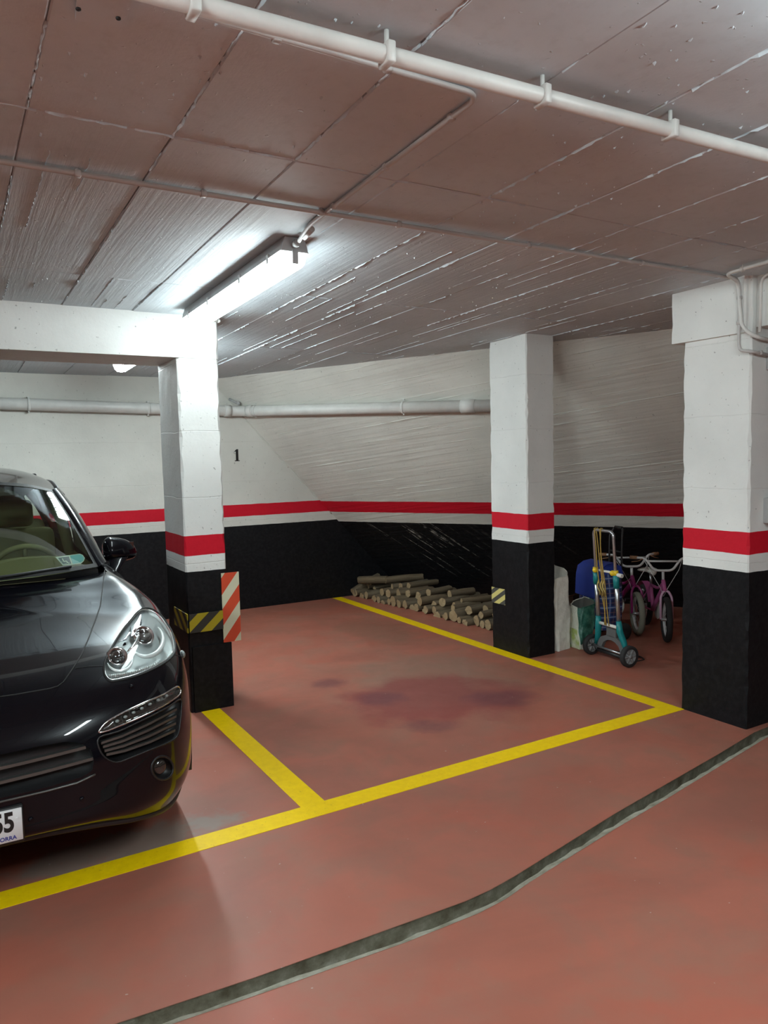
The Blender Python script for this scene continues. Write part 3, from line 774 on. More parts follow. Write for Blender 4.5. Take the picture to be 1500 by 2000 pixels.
front = facing & (fc[:, 1] < 1.2)
hole = np.zeros(len(faces), int)
for k, poly in ((1, HEAD), (2, DRL), (3, INT), (4, FOG)): hole[front & inside(poly, fpx)] = k
hole[(fc[:, 1] < .35) & inside(GRILLE, fc[:, [0, 2]])] = 5
# wheel arches
arch = np.zeros(len(faces), bool)
for bw in (.94, 3.835): arch |= (fc[:, 0] > .75) & ((fc[:, 1]-bw)**2+(fc[:, 2]-.385)**2 < .425**2)
hole[arch] = 6
# snap hole rims to the outlines
out3 = {1: [h[0] for h in shoot_all(HEAD)], 2: [h[0] for h in shoot_all(DRL)], 3: [h[0] for h in shoot_all(INT)], 4: [h[0] for h in shoot_all(FOG)]}
def front_hit(a, z):
    h = bvh.ray_cast(Vector((a, -1, z)), Vector((0, 1, 0))); return h[0]
def dens2(P, step=.02):
    out = []
    for (a, b), (c, d_) in zip(P, P[1:]+[P[0]]):
        k = max(1, int(math.hypot(c-a, d_-b)/step)); out += [(a+(c-a)*i/k, b+(d_-b)*i/k) for i in range(k)]
    return out
out3[5] = [front_hit(a, z) for a, z in dens2(GRILLE)]
kind_v = {}
for (r, c), hk in zip(faces, hole):
    for v in quad(r, c): kind_v.setdefault(v, set()).add(hk)
SVs = SV.copy()
for v, ks in kind_v.items():
    ks2 = ks-{0}
    if len(ks) > 1 and ks2:
        k = min(ks2); p = SV[v]
        if k == 6:
            bw = .94 if p[1] < 2 else 3.835; d2 = p[1:]-np.array([bw, .385]); q = np.array([bw, .385])+d2/np.linalg.norm(d2)*.425
            if q[1] > .22: SVs[v, 1:] = q
        else:
            O = np.array([tuple(x) for x in out3[k]]); A_ = O; B_ = np.roll(O, -1, 0); d_ = B_-A_; t_ = np.clip(((p-A_)*d_).sum(1)/((d_**2).sum(1)+1e-12), 0, 1); Q = A_+d_*t_[:, None]
            q = Q[((Q-p)**2).sum(1).argmin()]
            if np.linalg.norm(q-p) < .03 and not (k == 5 and p[0] < 1e-6 and abs(q[0]) > 1e-3): SVs[v] = q
SVs[np.abs(SV[:, 0]) < 1e-9, 0] = 0
# split into panels
HOODL = [(0,1361),(30,1357),(67,1350.5),(96,1345.5),(112,1341),(124,1332),(143,1305),(160,1277),(173,1247),(187,1210),(196,1183),(200,1153),(203,1125),(205,1110)]
hood_line = shoot_all(dense_px(HOODL, 6, False))
hp = [(h[0].x, h[0].y) for h in hood_line]
hoodpoly = [(0, hp[0][1]-.004)]+hp+[(hp[-1][0]+.02, 1.6), (0, 1.6)]
seamz = lambda b: np.interp(b, [0, .3, .6], [.80, .80, .77])
def cls(i):
    a, b, z = fc[i]; r, c = faces[i]
    if inside(hoodpoly, np.array([[a, b]]))[0] and r >= 5*NV and b < 1.6: return 'hood'
    if b < .58 and z < np.interp(b, [0, .25, .58], [.87, .80, .735]): return 'front_bumper'
    if b < 1.72: return 'fender'
    if b < 2.72: return 'front_door'
    if b < 3.62: return 'rear_door'
    if b > 4.3 and z < .62: return 'rear_bumper'
    if b > 4.62 and a < .8: return 'tailgate'
    return 'quarter_panel'
groups = {}
for i in range(len(faces)):
    if hole[i] == 0: groups.setdefault(cls(i), []).append(i)
def panel_mesh(fs, sides):
    mb = MB(); N = []
    for s in sides:
        m_ = {}; vv = []; ff = []
        for i in fs:
            q = quad(*faces[i]); q = q if s > 0 else q[::-1]
            ff.append([m_.setdefault(v, len(m_)) for v in q])
        for v in m_: vv.append((SVs[v, 0]*s, SVs[v, 1], SVs[v, 2])); N.append((SN[v, 0]*s, SN[v, 1], SN[v, 2]))
        mb.add(vv, ff, True)
    return mb, N
for nm, fs in groups.items():
    if nm in ('hood', 'front_bumper', 'tailgate', 'rear_bumper'):
        mb, N = panel_mesh(fs, (1, -1)); o = mb.build(nm, M['paint'], car, world=False, normals=N); PARTS = o
        if nm == 'hood': HOOD = o
        if nm == 'front_bumper': BUMP = o
    else:
        for s in (1, -1):
            mb, N = panel_mesh(fs, (s,)); o = mb.build(nm, M['paint'], car, world=False, normals=N)
            if nm in ('front_door', 'rear_door'):
                b0, b1 = (2.55, 2.70) if nm == 'front_door' else (3.40, 3.56)
                m_ = MB(); m_.tube([(s*.945, b0, .93), (s*.985, b0+.02, .935), (s*.985, b1-.02, .937), (s*.945, b1, .94)], .012, 8); m_.build('handle', M['paint'], o, world=False)
# shut lines: dark tubes laid on the skin, painting the shade of the panel gaps
def mirrored(pts): return [Vector((-p[0], p[1], p[2])) for p in pts]
def seam(pts, r=.0022, nm='shut_line'):
    for P in (pts, mirrored(pts)):
        mb = MB(); mb.tube(P, r, 6); mb.build(nm, M['gap'], car, world=False)
seam([h[0]+h[1]*.0003 for h in hood_line], .0028)
seam([h[0]+h[1]*.0003 for h in shoot_all(dense_px([(147,1306),(170,1302),(203,1301)], 6, False))], .0016)
seam([h[0]+h[1]*.0003 for h in shoot_all(dense_px([(341,1279),(349,1281),(356,1283)], 4, False))], .0016)
for b in (1.72, 2.72, 3.62):
    c = int(np.abs(S[40, :, 1]-b).argmin())
    seam([Vector(S[r, c])+Vector(NRM[r, c])*.0004 for r in range(10, RB, 3)], .003)
# ---- recess helper: rings from outline to its middle, pushed into the car
def px_rings(poly, rs, depth, push=None, lift=0.0):
    c = np.mean(np.array(poly), 0); rows = []
    for r_, d_ in zip(rs, depth):
        row = []
        for p in poly:
            q = c+(np.array(p)-c)*r_; h = shoot(q)
            row.append(tuple(h[0]-(push if push is not None else h[1])*d_+h[1]*lift))
        rows.append(row)
    return rows
def both(fn_build):
    for s in (1, -1): fn_build(s)
def mir(P, s): return [(p[0]*s, p[1], p[2]) for p in P]
def ring_mesh(rows, s):
    A_ = np.array(rows); A_ = A_*np.array([s, 1, 1]); return MB().grid(A_ if s > 0 else A_[:, ::-1], True, closed_u=True)
inward = Vector((-.45, .88, -.05)).normalized()
# headlamp -----------------------------------------------------------
rim = out3[1]
hc = np.mean(np.array(HEAD), 0)
bowl = px_rings(HEAD, [1.0, .985, .93, .80, .6, .35, .05], [0, .022, .055, .078, .088, .092, .094], -inward)
cover = px_rings(HEAD, [1.0, .95, .8, .6, .35, .05], [0]*6, None, .0)
cover = [[tuple(Vector(p)+Vector(shoot(hc)[1])*lf) for p in row] for row, lf in zip(cover, (.0005, .003, .006, .008, .009, .0095))]
def at(px, dep): h = shoot(px); return h[0]+inward*dep
hn = shoot((280, 1250))[1]
aim = Vector((.22, -.96, .12)).normalized()        # optical axis of the lamps, towards the road
def headlamp(s):
    hl = ring_mesh(bowl, s).build('headlamp', M['lampgrey'], car, world=False)
    mb = MB(); mb.tube(mir(rim, s), .0042, 6, closed=True); mb.build('gasket', M['gap'], hl, world=False)
    ins = [shoot(tuple(hc+(np.array(p)-hc)*.955)) for p in HEAD]
    mb = MB(); mb.tube(mir([h[0]+inward*.006 for h in ins], s), .0032, 6, closed=True); mb.build('bezel', M['chrome'], hl, world=False)
    def fl(v): return Vector((v[0]*s, v[1], v[2]))
    # projectors: chrome ring and dark lens
    for px, rr_, ring, dep, nm in (((288, 1242), .031, .040, .024, 'main_projector'), ((236, 1283), .024, .035, .020, 'side_projector')):
        c_ = at(px, dep); nn = (shoot(px)[1]*.45+aim*.55).normalized(); Fm = frame(fl(c_), fl(nn), (0, 0, 1))
        mb = MB(); mb.lathe([(ring+.010, -.030), (ring+.008, -.004), (ring+.004, .006), (ring-.002, .004), (rr_, -.004)], 32, Fm); pj = mb.build(nm, M['chrome'], hl, world=False)
        mb = MB(); mb.lathe([(rr_+.001, -.004), (rr_*.93, .008), (rr_*.75, .015), (rr_*.5, .019), (rr_*.25, .021), (.0005, .022)], 28, Fm); mb.build('lens', M['smoke'], pj, world=False)
    # reflector crescents, following the sweep of the lamp
    for (cx_, cy_), r0, a0, a1, dep, w, nm in (((291, 1250), 33, -48, 142, .018, .0105, 'outer_reflector'), ((238, 1286), 25.5, 158, -12, .014, .0065, 'inner_reflector')):
        P = [at((cx_+r0*math.cos(math.radians(a)), cy_+r0*math.sin(math.radians(a))), dep) for a in np.linspace(a0, a1, 26)]
        mb = MB(); mb.tube(mir(P, s), [max(.0012, w*math.sin(math.pi*(i+1)/27)**.7) for i in range(26)], 10); mb.build(nm, M['reflector'], hl, world=False)
    # light guide between the two lamps
    P = [at(p, d_) for p, d_ in (((281, 1212), .020), ((278, 1232), .014), ((271, 1252), .012), ((262, 1266), .014), ((255, 1273), .02))]
    mb = MB(); mb.tube(mir(P, s), [.004, .009, .009, .007, .003], 10); mb.build('light_guide', M['chrome'], hl, world=False)
    P = [at(p, d_) for p, d_ in (((238, 1254), .02), ((250, 1249), .016), ((258, 1238), .016), ((261, 1226), .02))]
    mb = MB(); mb.tube(mir(P, s), [.003, .006, .006, .003], 8); mb.build('light_guide', M['chrome'], hl, world=False)
    # ribbed reflector strip along the lower edge
    mb = MB(); 
    for i in range(26):
        u = i/25; p = at((218+u*92, 1322-u*24+5*math.sin(u*3.1)), .012); mb.rbox((-.0035, -.004, -.008), (.0035, .004, .008), .001, 1, frame(fl(p), (0, 0, 1), (1, .2*s, 0)))
    mb.build('ribbed_strip', M['silver'], hl, world=False)
    ring_mesh(cover, s).build('cover', M['clear'], hl, world=False)
both(headlamp)
# chrome groove line round the lamp (moulded bumper edge)
# daytime light strip ------------------------------------------------
dback = px_rings(DRL, [1.0, .9, .6, .1], [0, .010, .014, .015], -inward)
dcov = px_rings(DRL, [1.0, .85, .5, .1], [-.001, -.005, -.008, -.009], None)
def drl(s):
    o = ring_mesh(dback, s).build('running_light', M['smoke'], car, world=False)
    mb = MB(); mb.tube(mir(out3[2], s), .0036, 6, closed=True); mb.build('surround', M['chrome'], o, world=False)
    for i in range(7):
        u = (i+1)/8; p = shoot((215+u*128, 1417-u*66)); c_ = p[0]+inward*.006
        mb = MB(); mb.ball((c_.x*s, c_.y, c_.z), (.008, .006, .006), 10, 6); mb.build('led', M['lampgrey'], o, world=False)
    ring_mesh(dcov, s).build('cover', M['clear'], o, world=False)
both(drl)
# side intake ---------------------------------------------------------
iback = px_rings(INT, [1.0, .97, .8, .4, .05], [0, .035, .06, .065, .066], -inward)
def intake(s):
    o = ring_mesh(iback, s).build('side_intake', M['blackplastic'], car, world=False)
    mb = MB(); mb.tube(mir(out3[3], s), .0035, 6, closed=True); mb.build('rim', M['blackplastic'], o, world=False)
    for i in range(4):
        u = (i+.7)/4.2
        L_ = [(198+u*14, 1447+u*32), (240+u*8, 1432+u*40), (290+u*6, 1408+u*48), (349-u*4, 1376+u*58)]
        P = [shoot(p)[0]+inward*.008 for p in dense_px(L_, 12, False)]
        mb = MB()
        prof = np.array([[np.array(p)+np.array(e) for e in ((0, 0, .0045), (0, .028, .001), (0, .028, -.004), (0, 0, -.0045))] for p in P])
        mb.grid(prof*np.array([s, 1, 1]), False, closed_u=True); mb.build('vane', M['slat'], o, world=False)
both(intake)
# fog lamp --------------------------------------------------------------
fback = px_rings(FOG, [1.0, .9, .6, .05], [0, .025, .035, .036], -inward)
def fog(s):
    o = ring_mesh(fback, s).build('fog_lamp', M['blackplastic'], car, world=False)
    mb = MB(); mb.tube(mir(out3[4], s), .005, 6, closed=True); mb.build('rim', M['blackplastic'], o, world=False)
    c_ = shoot((316, 1499))[0]+inward*.022; Fm = frame((c_.x*s, c_.y, c_.z), (aim.x*s, aim.y, aim.z), (0, 0, 1))
    mb = MB(); mb.lathe([(.030, -.004), (.030, .010), (.024, .016), (.012, .019), (.0005, .02)], 24, Fm); mb.build('lens', M['smoke'], o, world=False)
both(fog)
# centre grille ----------------------------------------------------------
gp = dens2(GRILLE); full = [(a, z) for a, z in gp if a > 1e-4]; k0 = [i for i, (a, z) in enumerate(gp) if a > 1e-4]
half = [(a, z) for a, z in gp[k0[0]:k0[-1]+1]]
loop = half+[(-a, z) for a, z in half[::-1]]
cz_ = (zt+zb)/2
rows = []
for r_, d_ in ((1.0, 0), (.985, .04), (.8, .06), (.4, .062), (.03, .062)):
    rows.append([tuple(front_hit(a*r_, cz_+(z-cz_)*r_)*1.0+Vector((0, d_, 0))) if a*r_ >= 0 else tuple(Vector((-1, 1, 1))*front_hit(-a*r_, cz_+(z-cz_)*r_)+Vector((0, d_, 0))) for a, z in loop])
gr = MB().grid(np.array(rows), True, closed_u=True).build('grille', M['blackplastic'], car, world=False)
for pl in ([(0,1502),(60,1488),(120,1473),(168,1460.5)], [(0,1530),(70,1513),(130,1497),(183,1482.5)]):
    P = [h[0] for h in shoot_all(dense_px(pl, 12, False))]
    P = [Vector((0, front_hit(0, P[0].z-.003).y, P[0].z-.003)), Vector((.1, front_hit(.1, P[0].z-.002).y, P[0].z-.002))]+P
    P = [p+Vector((0, .006, 0)) for p in P]; P = mirrored(P[1:])[::-1]+P
    prof = np.array([[np.array(p)+np.array(e) for e in ((0, -.002, .0055), (0, .03, .002), (0, .03, -.004), (0, -.002, -.0055))] for p in P])
    MB().grid(prof, False, closed_u=True).build('slat', M['slat'], gr, world=False)
P = [h[0]+h[1]*.002 for h in shoot_all(dense_px([(0,1566),(90,1545),(150,1529),(186,1512)], 10, False))]
mb = MB(); mb.tube(mirrored(P)[::-1]+P, .004, 8); mb.build('trim_strip', M['slat'], gr, world=False)
P = [h[0]+h[1]*.003 for h in shoot_all(dense_px([(-40,1433),(0,1422),(60,1410),(125,1398)], 10, False))]
# number plate -----------------------------------------------------------
pr_ = shoot((22, 1607)); zc = pr_[0].z; yb_ = min(front_hit(.02, zc+.05).y, front_hit(.02, zc-.05).y, front_hit(.25, zc).y)-.012
e = CINV.to_3x3() @ Vector(ray((44, 1608))); k_ = (yb_-cam_l.y)/e.y; xr = cam_l.x+e.x*k_; zc = cam_l.z+e.z*k_
pl = MB().rbox((xr-.52, yb_, zc-.056), (xr, yb_+.006, zc+.056), .002, 1).build('number_plate', M['plate'], car, world=False)
mb = MB(); mb.rbox((xr-.525, yb_+.006, zc-.066), (xr+.005, yb_+.05, zc+.062), .004, 1); mb.build('plate_holder', M['blackplastic'], car, world=False)
def text(body, size, loc, parent, mt, name, bold=.0, sx_=1.0):
    cu = bpy.data.curves.new(name, 'FONT'); cu.body = body; cu.size = size; cu.extrude = .0006; cu.align_x = 'RIGHT'; cu.align_y = 'CENTER'; cu.offset = bold
    o = bpy.data.objects.new(name, cu); C.objects.link(o); dg = bpy.context.evaluated_depsgraph_get(); me = bpy.data.meshes.new_from_object(o.evaluated_get(dg)); bpy.data.objects.remove(o)
    me.transform(Matrix.Translation(loc) @ Matrix.Rotation(math.radians(90), 4, 'X') @ Matrix.Diagonal((sx_, 1, 1, 1))); me.materials.clear(); me.materials.append(mt)
    ob = bpy.data.objects.new(name, me); C.objects.link(ob); ob.parent = parent; ROOTM[ob] = ROOTM[parent]; return ob
text('55', .092, (xr-.024, yb_-.0005, zc+.011), pl, M['ink'], 'digits', .003, .74)
text('ANDORRA', .019, (xr-.020, yb_-.0005, zc-.042), pl, M['plateblue'], 'country_name', .0003)
for sx in (-.035, -.485):
    mb = MB(); mb.tube([(xr+sx+.02, yb_-.002, zc+.022), (xr+sx+.02, yb_+.003, zc+.022)], .004, 8); mb.build('plate_screw', M['plate'], pl, world=False)
# parking sensors and washer nub
for px in ((256, 1341), (60, 1600), (160, 1560)):
    h = shoot(px)
    if h:
        for s in (1, -1):
            p = h[0]; mb = MB(); mb.ball((p.x*s, p.y, p.z), .009, 12, 6); mb.build('parking_sensor', M['paint'], car, world=False)
h = shoot((356, 1278))
if h:
    for s in (1, -1):
        mb = MB(); mb.ball((h[0].x*s, h[0].y, h[0].z), (.012, .028, .018), 12, 8); mb.build('side_repeater', M['lampgrey'], car, world=False)
# underbody, wheels --------------------------------------------------------
mb = MB(); mb.box((-.80, .35, .26), (.80, 4.6, .40)); mb.box((-.86, 1.45, .27), (.86, 3.3, .36)); mb.build('underbody', M['blackplastic'], car, world=False)
mb = MB(); 
P = [Vector(S[0, c])+Vector((0, .01, 0)) for c in range(0, 62, 2)]; P = mirrored(P[1:])[::-1]+P
mb.tube(P, .016, 8); mb.build('lower_lip', M['blackplastic'], car, world=False)
def wheel(s, bw):
    Fm = frame((s*.80, bw, .375), (s, 0, 0), (0, 0, 1))
    mb = MB(); mb.lathe([(.24, -.12), (.34, -.13), (.372, -.10), (.375, -.06), (.375, .06), (.372, .10), (.34, .13), (.245, .125), (.24, .10), (.24, -.12)], 48, Fm); w = mb.build('wheel', M['rubber'], car, world=False)
    mb = MB(); mb.lathe([(.24, .10), (.243, .118), (.232, .12), (.222, .06), (.06, .05), (.055, .085), (.0005, .088)], 48, Fm)
    for k in range(5):
        a = 2*math.pi*k/5
        mb.rbox((.05, -.028, .065), (.228, .028, .105), .008, 2, Fm @ Matrix.Rotation(a, 4, 'Z'))
    mb.build('rim', M['alloy'], w, world=False)
    mb = MB(); mb.lathe([(.18, -.02), (.18, .02), (.0005, .02)], 32, Fm); mb.build('brake_disc', M['slat'], w, world=False)
    pts = []
    for t in np.linspace(-.28, math.pi+.28, 40):
        y_, z_ = bw+.43*math.cos(t), .385+.43*math.sin(t); h = bvh.ray_cast(Vector((2, y_, max(z_, .27))), Vector((-1, 0, 0)))[0]; pts.append((s*((h.x if h else .94)-.010), y_, z_))
    mb = MB(); mb.tube(pts, .013, 8); mb.build('arch_trim', M['blackplastic'], car, world=False)
for bw in (.94, 3.835):
    for s in (1, -1): wheel(s, bw)
# inner arch liners so that the openings are dark
for bw in (.94, 3.835):
    for s in (1, -1):
        mb = MB(); mb.grid(np.array([[(s*x_, bw+.43*math.cos(t), .385+.43*math.sin(t)) for t in np.linspace(-.3, math.pi+.3, 24)] for x_ in (.93, .55)])); mb.build('arch_liner', M['blackplastic'], car, world=False)
# greenhouse ----------------------------------------------------------------
def lerp(a, b, t): return np.array(a)*(1-t)+np.array(b)*t
WB = crspl([(0,1.20,1.095),(.25,1.215,1.098),(.48,1.27,1.10),(.70,1.385,1.102)], 6)            # windscreen base
WT = crspl([(0,1.985,1.565),(.22,1.995,1.558),(.42,2.03,1.535),(.565,2.10,1.495)], 6)          # windscreen top
def screen(WB, WT, bulge, n=12):
    out = []
    for i in range(n+1):
        t = i/n; row = WB*(1-t)+WT*t; row = row+np.array([0, -bulge*.5, bulge])*math.sin(math.pi*t); out.append(row)
    return np.array(out)
def sym(Gd): 
    L_ = Gd[:, ::-1]*np.array([-1, 1, 1]); return np.concatenate([L_[:, :-1], Gd], 1)
WS = sym(screen(WB, WT, .018))
ws = MB().grid(WS).build('windscreen', M['glass'], car, world=False)
# black ceramic border along base and sides
def border(rows_, off, nm, w=.03):
    mb = MB(); mb.tube(rows_, off, 6); mb.build(nm, M['gap'], ws, world=False)
edge = [Vector(p) for p in WS[:, -1]]
for s in (1, -1):
    mb = MB(); mb.grid(np.array([[WS[i, -1]*np.array([s, 1, 1])+np.array([0, 0, .001]), lerp(WS[i, -1], WS[i, -2], .42)*np.array([s, 1, 1])+np.array([0, -.001, .001])] for i in range(WS.shape[0])])); mb.build('glass_border', M['gap'], ws, world=False)
mb = MB(); mb.grid(np.array([WS[0]+np.array([0, -.001, .002]), lerp(WS[0], WS[1], .45)+np.array([0, -.002, .002])])); mb.build('glass_border', M['gap'], ws, world=False)
mb = MB(); mb.grid(np.array([WS[-1]+np.array([0, -.001, .002]), lerp(WS[-1], WS[-2], .5)+np.array([0, -.002, .002])])); mb.build('glass_border', M['gap'], ws, world=False)
# A pillars
PO = crspl([(.775,1.66,1.095),(.745,1.78,1.19),(.69,2.06,1.355),(.625,2.39,1.487)], 4)
PI_ = np.array([WS[int(round(i*12/12)), -1] for i in range(13)])
for s in (1, -1):
    gd = []
    for i in range(13):
        t = i/12; a_, b_ = PI_[i], PO[i]; mid = (a_+b_)/2+np.array([.022, -.02, .012]); q1 = lerp(a_, b_, .25)+np.array([.018, -.016, .012]); q3 = lerp(a_, b_, .75)+np.array([.016, -.012, .008])
        gd.append([a_+np.array([-.006, .012, -.012]), a_+np.array([.004, -.004, .004]), q1, mid, q3, b_+np.array([.002, 0, 0]), b_+np.array([-.03, .02, -.01])])
    mb = MB(); mb.grid(np.array(gd)*np.array([s, 1, 1])); mb.build('pillar', M['paint'], car, world=False)
# roof
RS = [(2.39,.625,1.487),(2.9,.635,1.525),(3.5,.625,1.515),(4.0,.59,1.465),(4.32,.55,1.405)]
RC = [(1.985,1.565),(2.6,1.632),(3.2,1.65),(3.8,1.62),(4.36,1.52)]
rs = crspl(RS, 5); rc = crspl(RC, 5)
topc = crspl([(.0,1.985,1.565),(.22,1.995,1.558),(.42,2.03,1.535),(.565,2.10,1.495)], 4)
roofg = []
for i in range(len(rs)):
    row = []
    for k in range(13):
        u = k/12
        if i == 0:
            row.append(None); continue
        a_ = rs[i][1]*u; b_ = rc[i][0]*(1-u**2)+rs[i][0]*u**2; z_ = rc[i][1]-(rc[i][1]-rs[i][2])*(.45*u**2+.55*u**6); row.append((a_, b_, z_))
    roofg.append(row)
roofg[0] = [tuple(topc[k]) for k in range(13)]
# first column rows: add the corner of the roof over the pillar
roofg = np.array(roofg, float)
ROOF = sym(roofg)
ro = MB().grid(ROOF).build('roof', M['paint'], car, world=False)
for s in (1, -1):
    mb = MB(); mb.grid(np.array([[np.array(WS[-1, -1])*[s, 1, 1], np.array(roofg[1, -1])*[s, 1, 1]], [np.array(PO[-1])*[s, 1, 1], np.array(PO[-1])*[s, 1, 1]]])); mb.build('roof_corner', M['paint'], ro, world=False)
    rail = [(s*(r_[1]-.075), r_[0]+.02, r_[2]+.045) for r_ in rs[7:-1]]
    mb = MB(); mb.tube(rail, .013, 8); mb.build('roof_rail', M['blackplastic'], ro, world=False)
# side glass and pillars
belt = S[RB]; cb = [int(np.abs(belt[:, 1]-b).argmin()) for b in (1.70, 2.0, 2.4, 2.74, 2.78, 3.2, 3.6, 3.64, 4.0, 4.3)]
def topat(b):
    if b < PO[-1][1]: return np.array([np.interp(b, PO[:, 1], PO[:, 0]), b, np.interp(b, PO[:, 1], PO[:, 2])])
    return np.array([np.interp(b, [r_[0] for r_ in rs], [r_[1] for r_ in rs]), b, np.interp(b, [r_[0] for r_ in rs], [r_[2] for r_ in rs])])
for s in (1, -1):
    for b0, b1, nm in ((1.68, 2.70, 'side_window'), (2.78, 3.60, 'side_window'), (3.66, 4.25, 'side_window')):
        gd = []
        for b in np.linspace(b0, b1, 10):
            bl = belt[int(np.abs(belt[:, 1]-b).argmin())]; lo = np.array([bl[0]-.012, b, bl[2]-.01]); hi = topat(b); gd.append([lerp(lo, hi, t)+np.array([.02*math.sin(math.pi*t), 0, 0]) for t in np.linspace(0, 1, 6)])
        mb = MB(); mb.grid(np.array(gd)*np.array([s, 1, 1])); mb.build(nm, M['privacy'], car, world=False)
    for b0, b1 in ((2.69, 2.79), (3.59, 3.67), (4.24, 4.40)):
        gd = []
        for b in (b0, b1):
            bl = belt[int(np.abs(belt[:, 1]-b).argmin())]; lo = np.array([bl[0]-.008, b, bl[2]-.01]); hi = topat(min(b, 4.3)); hi[1] = min(b, 4.32); gd.append([lerp(lo, hi, t)+np.array([.024*math.sin(math.pi*t)+.002, 0, 0]) for t in np.linspace(0, 1, 6)])
        mb = MB(); mb.grid(np.array(gd)*np.array([s, 1, 1])); mb.build('pillar', M['gap'], car, world=False)
    P = [topat(b)+np.array([.004, 0, 0]) for b in np.linspace(2.3, 4.3, 14)]
    mb = MB(); mb.tube([tuple(p*np.array([s, 1, 1])) for p in P], .012, 8); mb.build('window_trim', M['blackplastic'], car, world=False)
    bl = [belt[c]+np.array([-.004, 0, .004]) for c in range(cb[0], cb[-1], 4)]
    mb = MB(); mb.tube([tuple(p*np.array([s, 1, 1])) for p in bl], .009, 6); mb.build('window_trim', M['blackplastic'], car, world=False)
gd = []
for i in range(9):
    t = i/8; gd.append([lerp((.55*u, 4.36-.04*u*u, 1.52-.115*u*u), (.66*u, 4.70-.12*u*u, 1.08), t) for u in np.linspace(-1, 1, 13)])
MB().grid(np.array(gd)).build('rear_window', M['privacy'], car, world=False)
# cowl and wipers
hr = np.array([S[r, UCC] for r in range(RB, nr)])[::-1]                  # rear edge of the hood, centre -> side
gd = []
for a_, b_, z_ in WS[0]:
    q = np.array([np.interp(abs(a_), hr[:, 0], hr[:, 1]), np.interp(abs(a_), hr[:, 0], hr[:, 2])])
    gd.append([(a_, q[0]-.03, q[1]-.02), (a_, q[0]+.004, q[1]-.012), (a_, (q[0]+b_)/2, (q[1]+z_)/2-.016), (a_, b_+.02, z_-.004)])
mb = MB(); mb.grid(np.array(gd)); mb.build('cowl', M['blackplastic'], car, world=False)
for x0, x1 in ((-.60, -.02), (-.02, .56)):
    P = [(a_, np.interp(a_, WS[0][:, 0], WS[0][:, 1])-.015+.03*k_, np.interp(a_, WS[0][:, 0], WS[0][:, 2])+.010+.014*k_) for a_, k_ in ((x0, 0), ((x0+x1)/2, .6), (x1, 1))]
    mb = MB(); mb.tube(P, .008, 6); mb.build('wiper', M['gap'], car, world=False)
# door mirrors
def mirror_(s):
    q = np.array([.945, 2.10, 1.092]); 
    gd = []
    for i in range(13):
        u = i/12                                              # root -> tip along the lateral axis
        x_ = -.105+.215*u; hh = .108*(1-.16*u)*math.sqrt(max(0, 1-(max(0, u-.35)/.66)**2.6)) * (.55+.45*min(1, u/.12)); dd_ = .075*math.sqrt(max(.0, 1-(max(0, u-.25)/.76)**2.2))*(.6+.4*min(1, u/.12)); zc_ = -.006-.022*u
        gd.append([(q[0]+x_, q[1]+.035-dd_*(math.cos(t) if math.cos(t) > 0 else .55*math.cos(t))+.05*u*u, q[2]+zc_+hh*math.sin(t)*(1 if math.sin(t) > 0 else .50)) for t in np.linspace(0, 2*math.pi, 24, endpoint=False)])
    gd = np.array([[np.mean(gd[0], 0)]*24]+gd+[[np.mean(gd[-1], 0)]*24])
    o = MB().grid(gd*np.array([s, 1, 1]) if s > 0 else gd[:, ::-1]*np.array([s, 1, 1]), True, closed_u=True).build('door_mirror', M['paint'], car, world=False)
    mb = MB(); gd = []
    for (a_, b_, z_, w1, w2) in ((.925, 2.04, 1.06, .060, .016), (.905, 2.0, 1.025, .048, .014), (.885, 1.96, .985, .030, .012), (.868, 1.93, .94, .012, .010)):
        gd.append([(s*(a_+w1*math.cos(t)), b_+.05+w2*1.6*math.sin(t), z_) for t in np.linspace(0, 2*math.pi, 14, endpoint=False)])
    mb.grid(np.array(gd), True, closed_u=True); mb.build('mirror_foot', M['paint'], o, world=False)
    mb = MB(); mb.box((s*.86, 2.14, 1.045), (s*1.03, 2.146, 1.145)) if s > 0 else mb.box((-1.03, 2.14, 1.045), (-.86, 2.146, 1.145)); mb.build('mirror_glass', M['chrome'], o, world=False)
for s in (1, -1): mirror_(s)
# interior ---------------------------------------------------------------------
mb = MB(); mb.box((-.72, 1.45, .40), (.72, 4.3, .46)); mb.build('cabin_floor', M['cabin'], car, world=False)
gd = [[(a_, np.interp(abs(a_), WB[:, 0], WB[:, 1])+off, z_-.02*(abs(a_)/.7)**2) for a_ in np.linspace(-.70, .70, 15)] for off, z_ in ((.03, 1.075), (.12, 1.085), (.30, 1.09), (.42, 1.06), (.45, .90), (.44, .62))]
mb = MB(); mb.grid(np.array(gd)); da = mb.build('dashboard', M['beige2'], car, world=False)
gd = []
for t in np.linspace(0, 1, 7):
    gd.append([(.40+.24*math.cos(p_), 1.50+.26*t, 1.08+(.085-.02*t)*max(0, math.sin(p_))**.8) for p_ in np.linspace(0, math.pi, 17)])
mb = MB(); mb.grid(np.array(gd)); mb.add([tuple(p) for p in gd[0]], [tuple(range(17))]); mb.add([tuple(p) for p in gd[-1]], [tuple(reversed(range(17)))]); mb.build('instrument_hood', M['beige'], da, world=False)
Fm = frame((.39, 1.98, 1.02), (0, .90, .43), (1, 0, 0))
mb = MB(); mb.tube([Fm @ Vector((.185*math.cos(t), .185*math.sin(t), 0)) for t in np.linspace(0, 2*math.pi, 40, endpoint=False)], .016, 10, closed=True); sw = mb.build('steering_wheel', M['beige'], car, world=False)
mb = MB(); mb.lathe([(.07, 0), (.065, .03), (.0005, .035)], 24, Fm)
for a in (0.1, math.pi-.1, -math.pi/2): mb.tube([Fm @ Vector((.05*math.cos(a), .05*math.sin(a), .01)), Fm @ Vector((.18*math.cos(a), .18*math.sin(a), 0))], .014, 8)
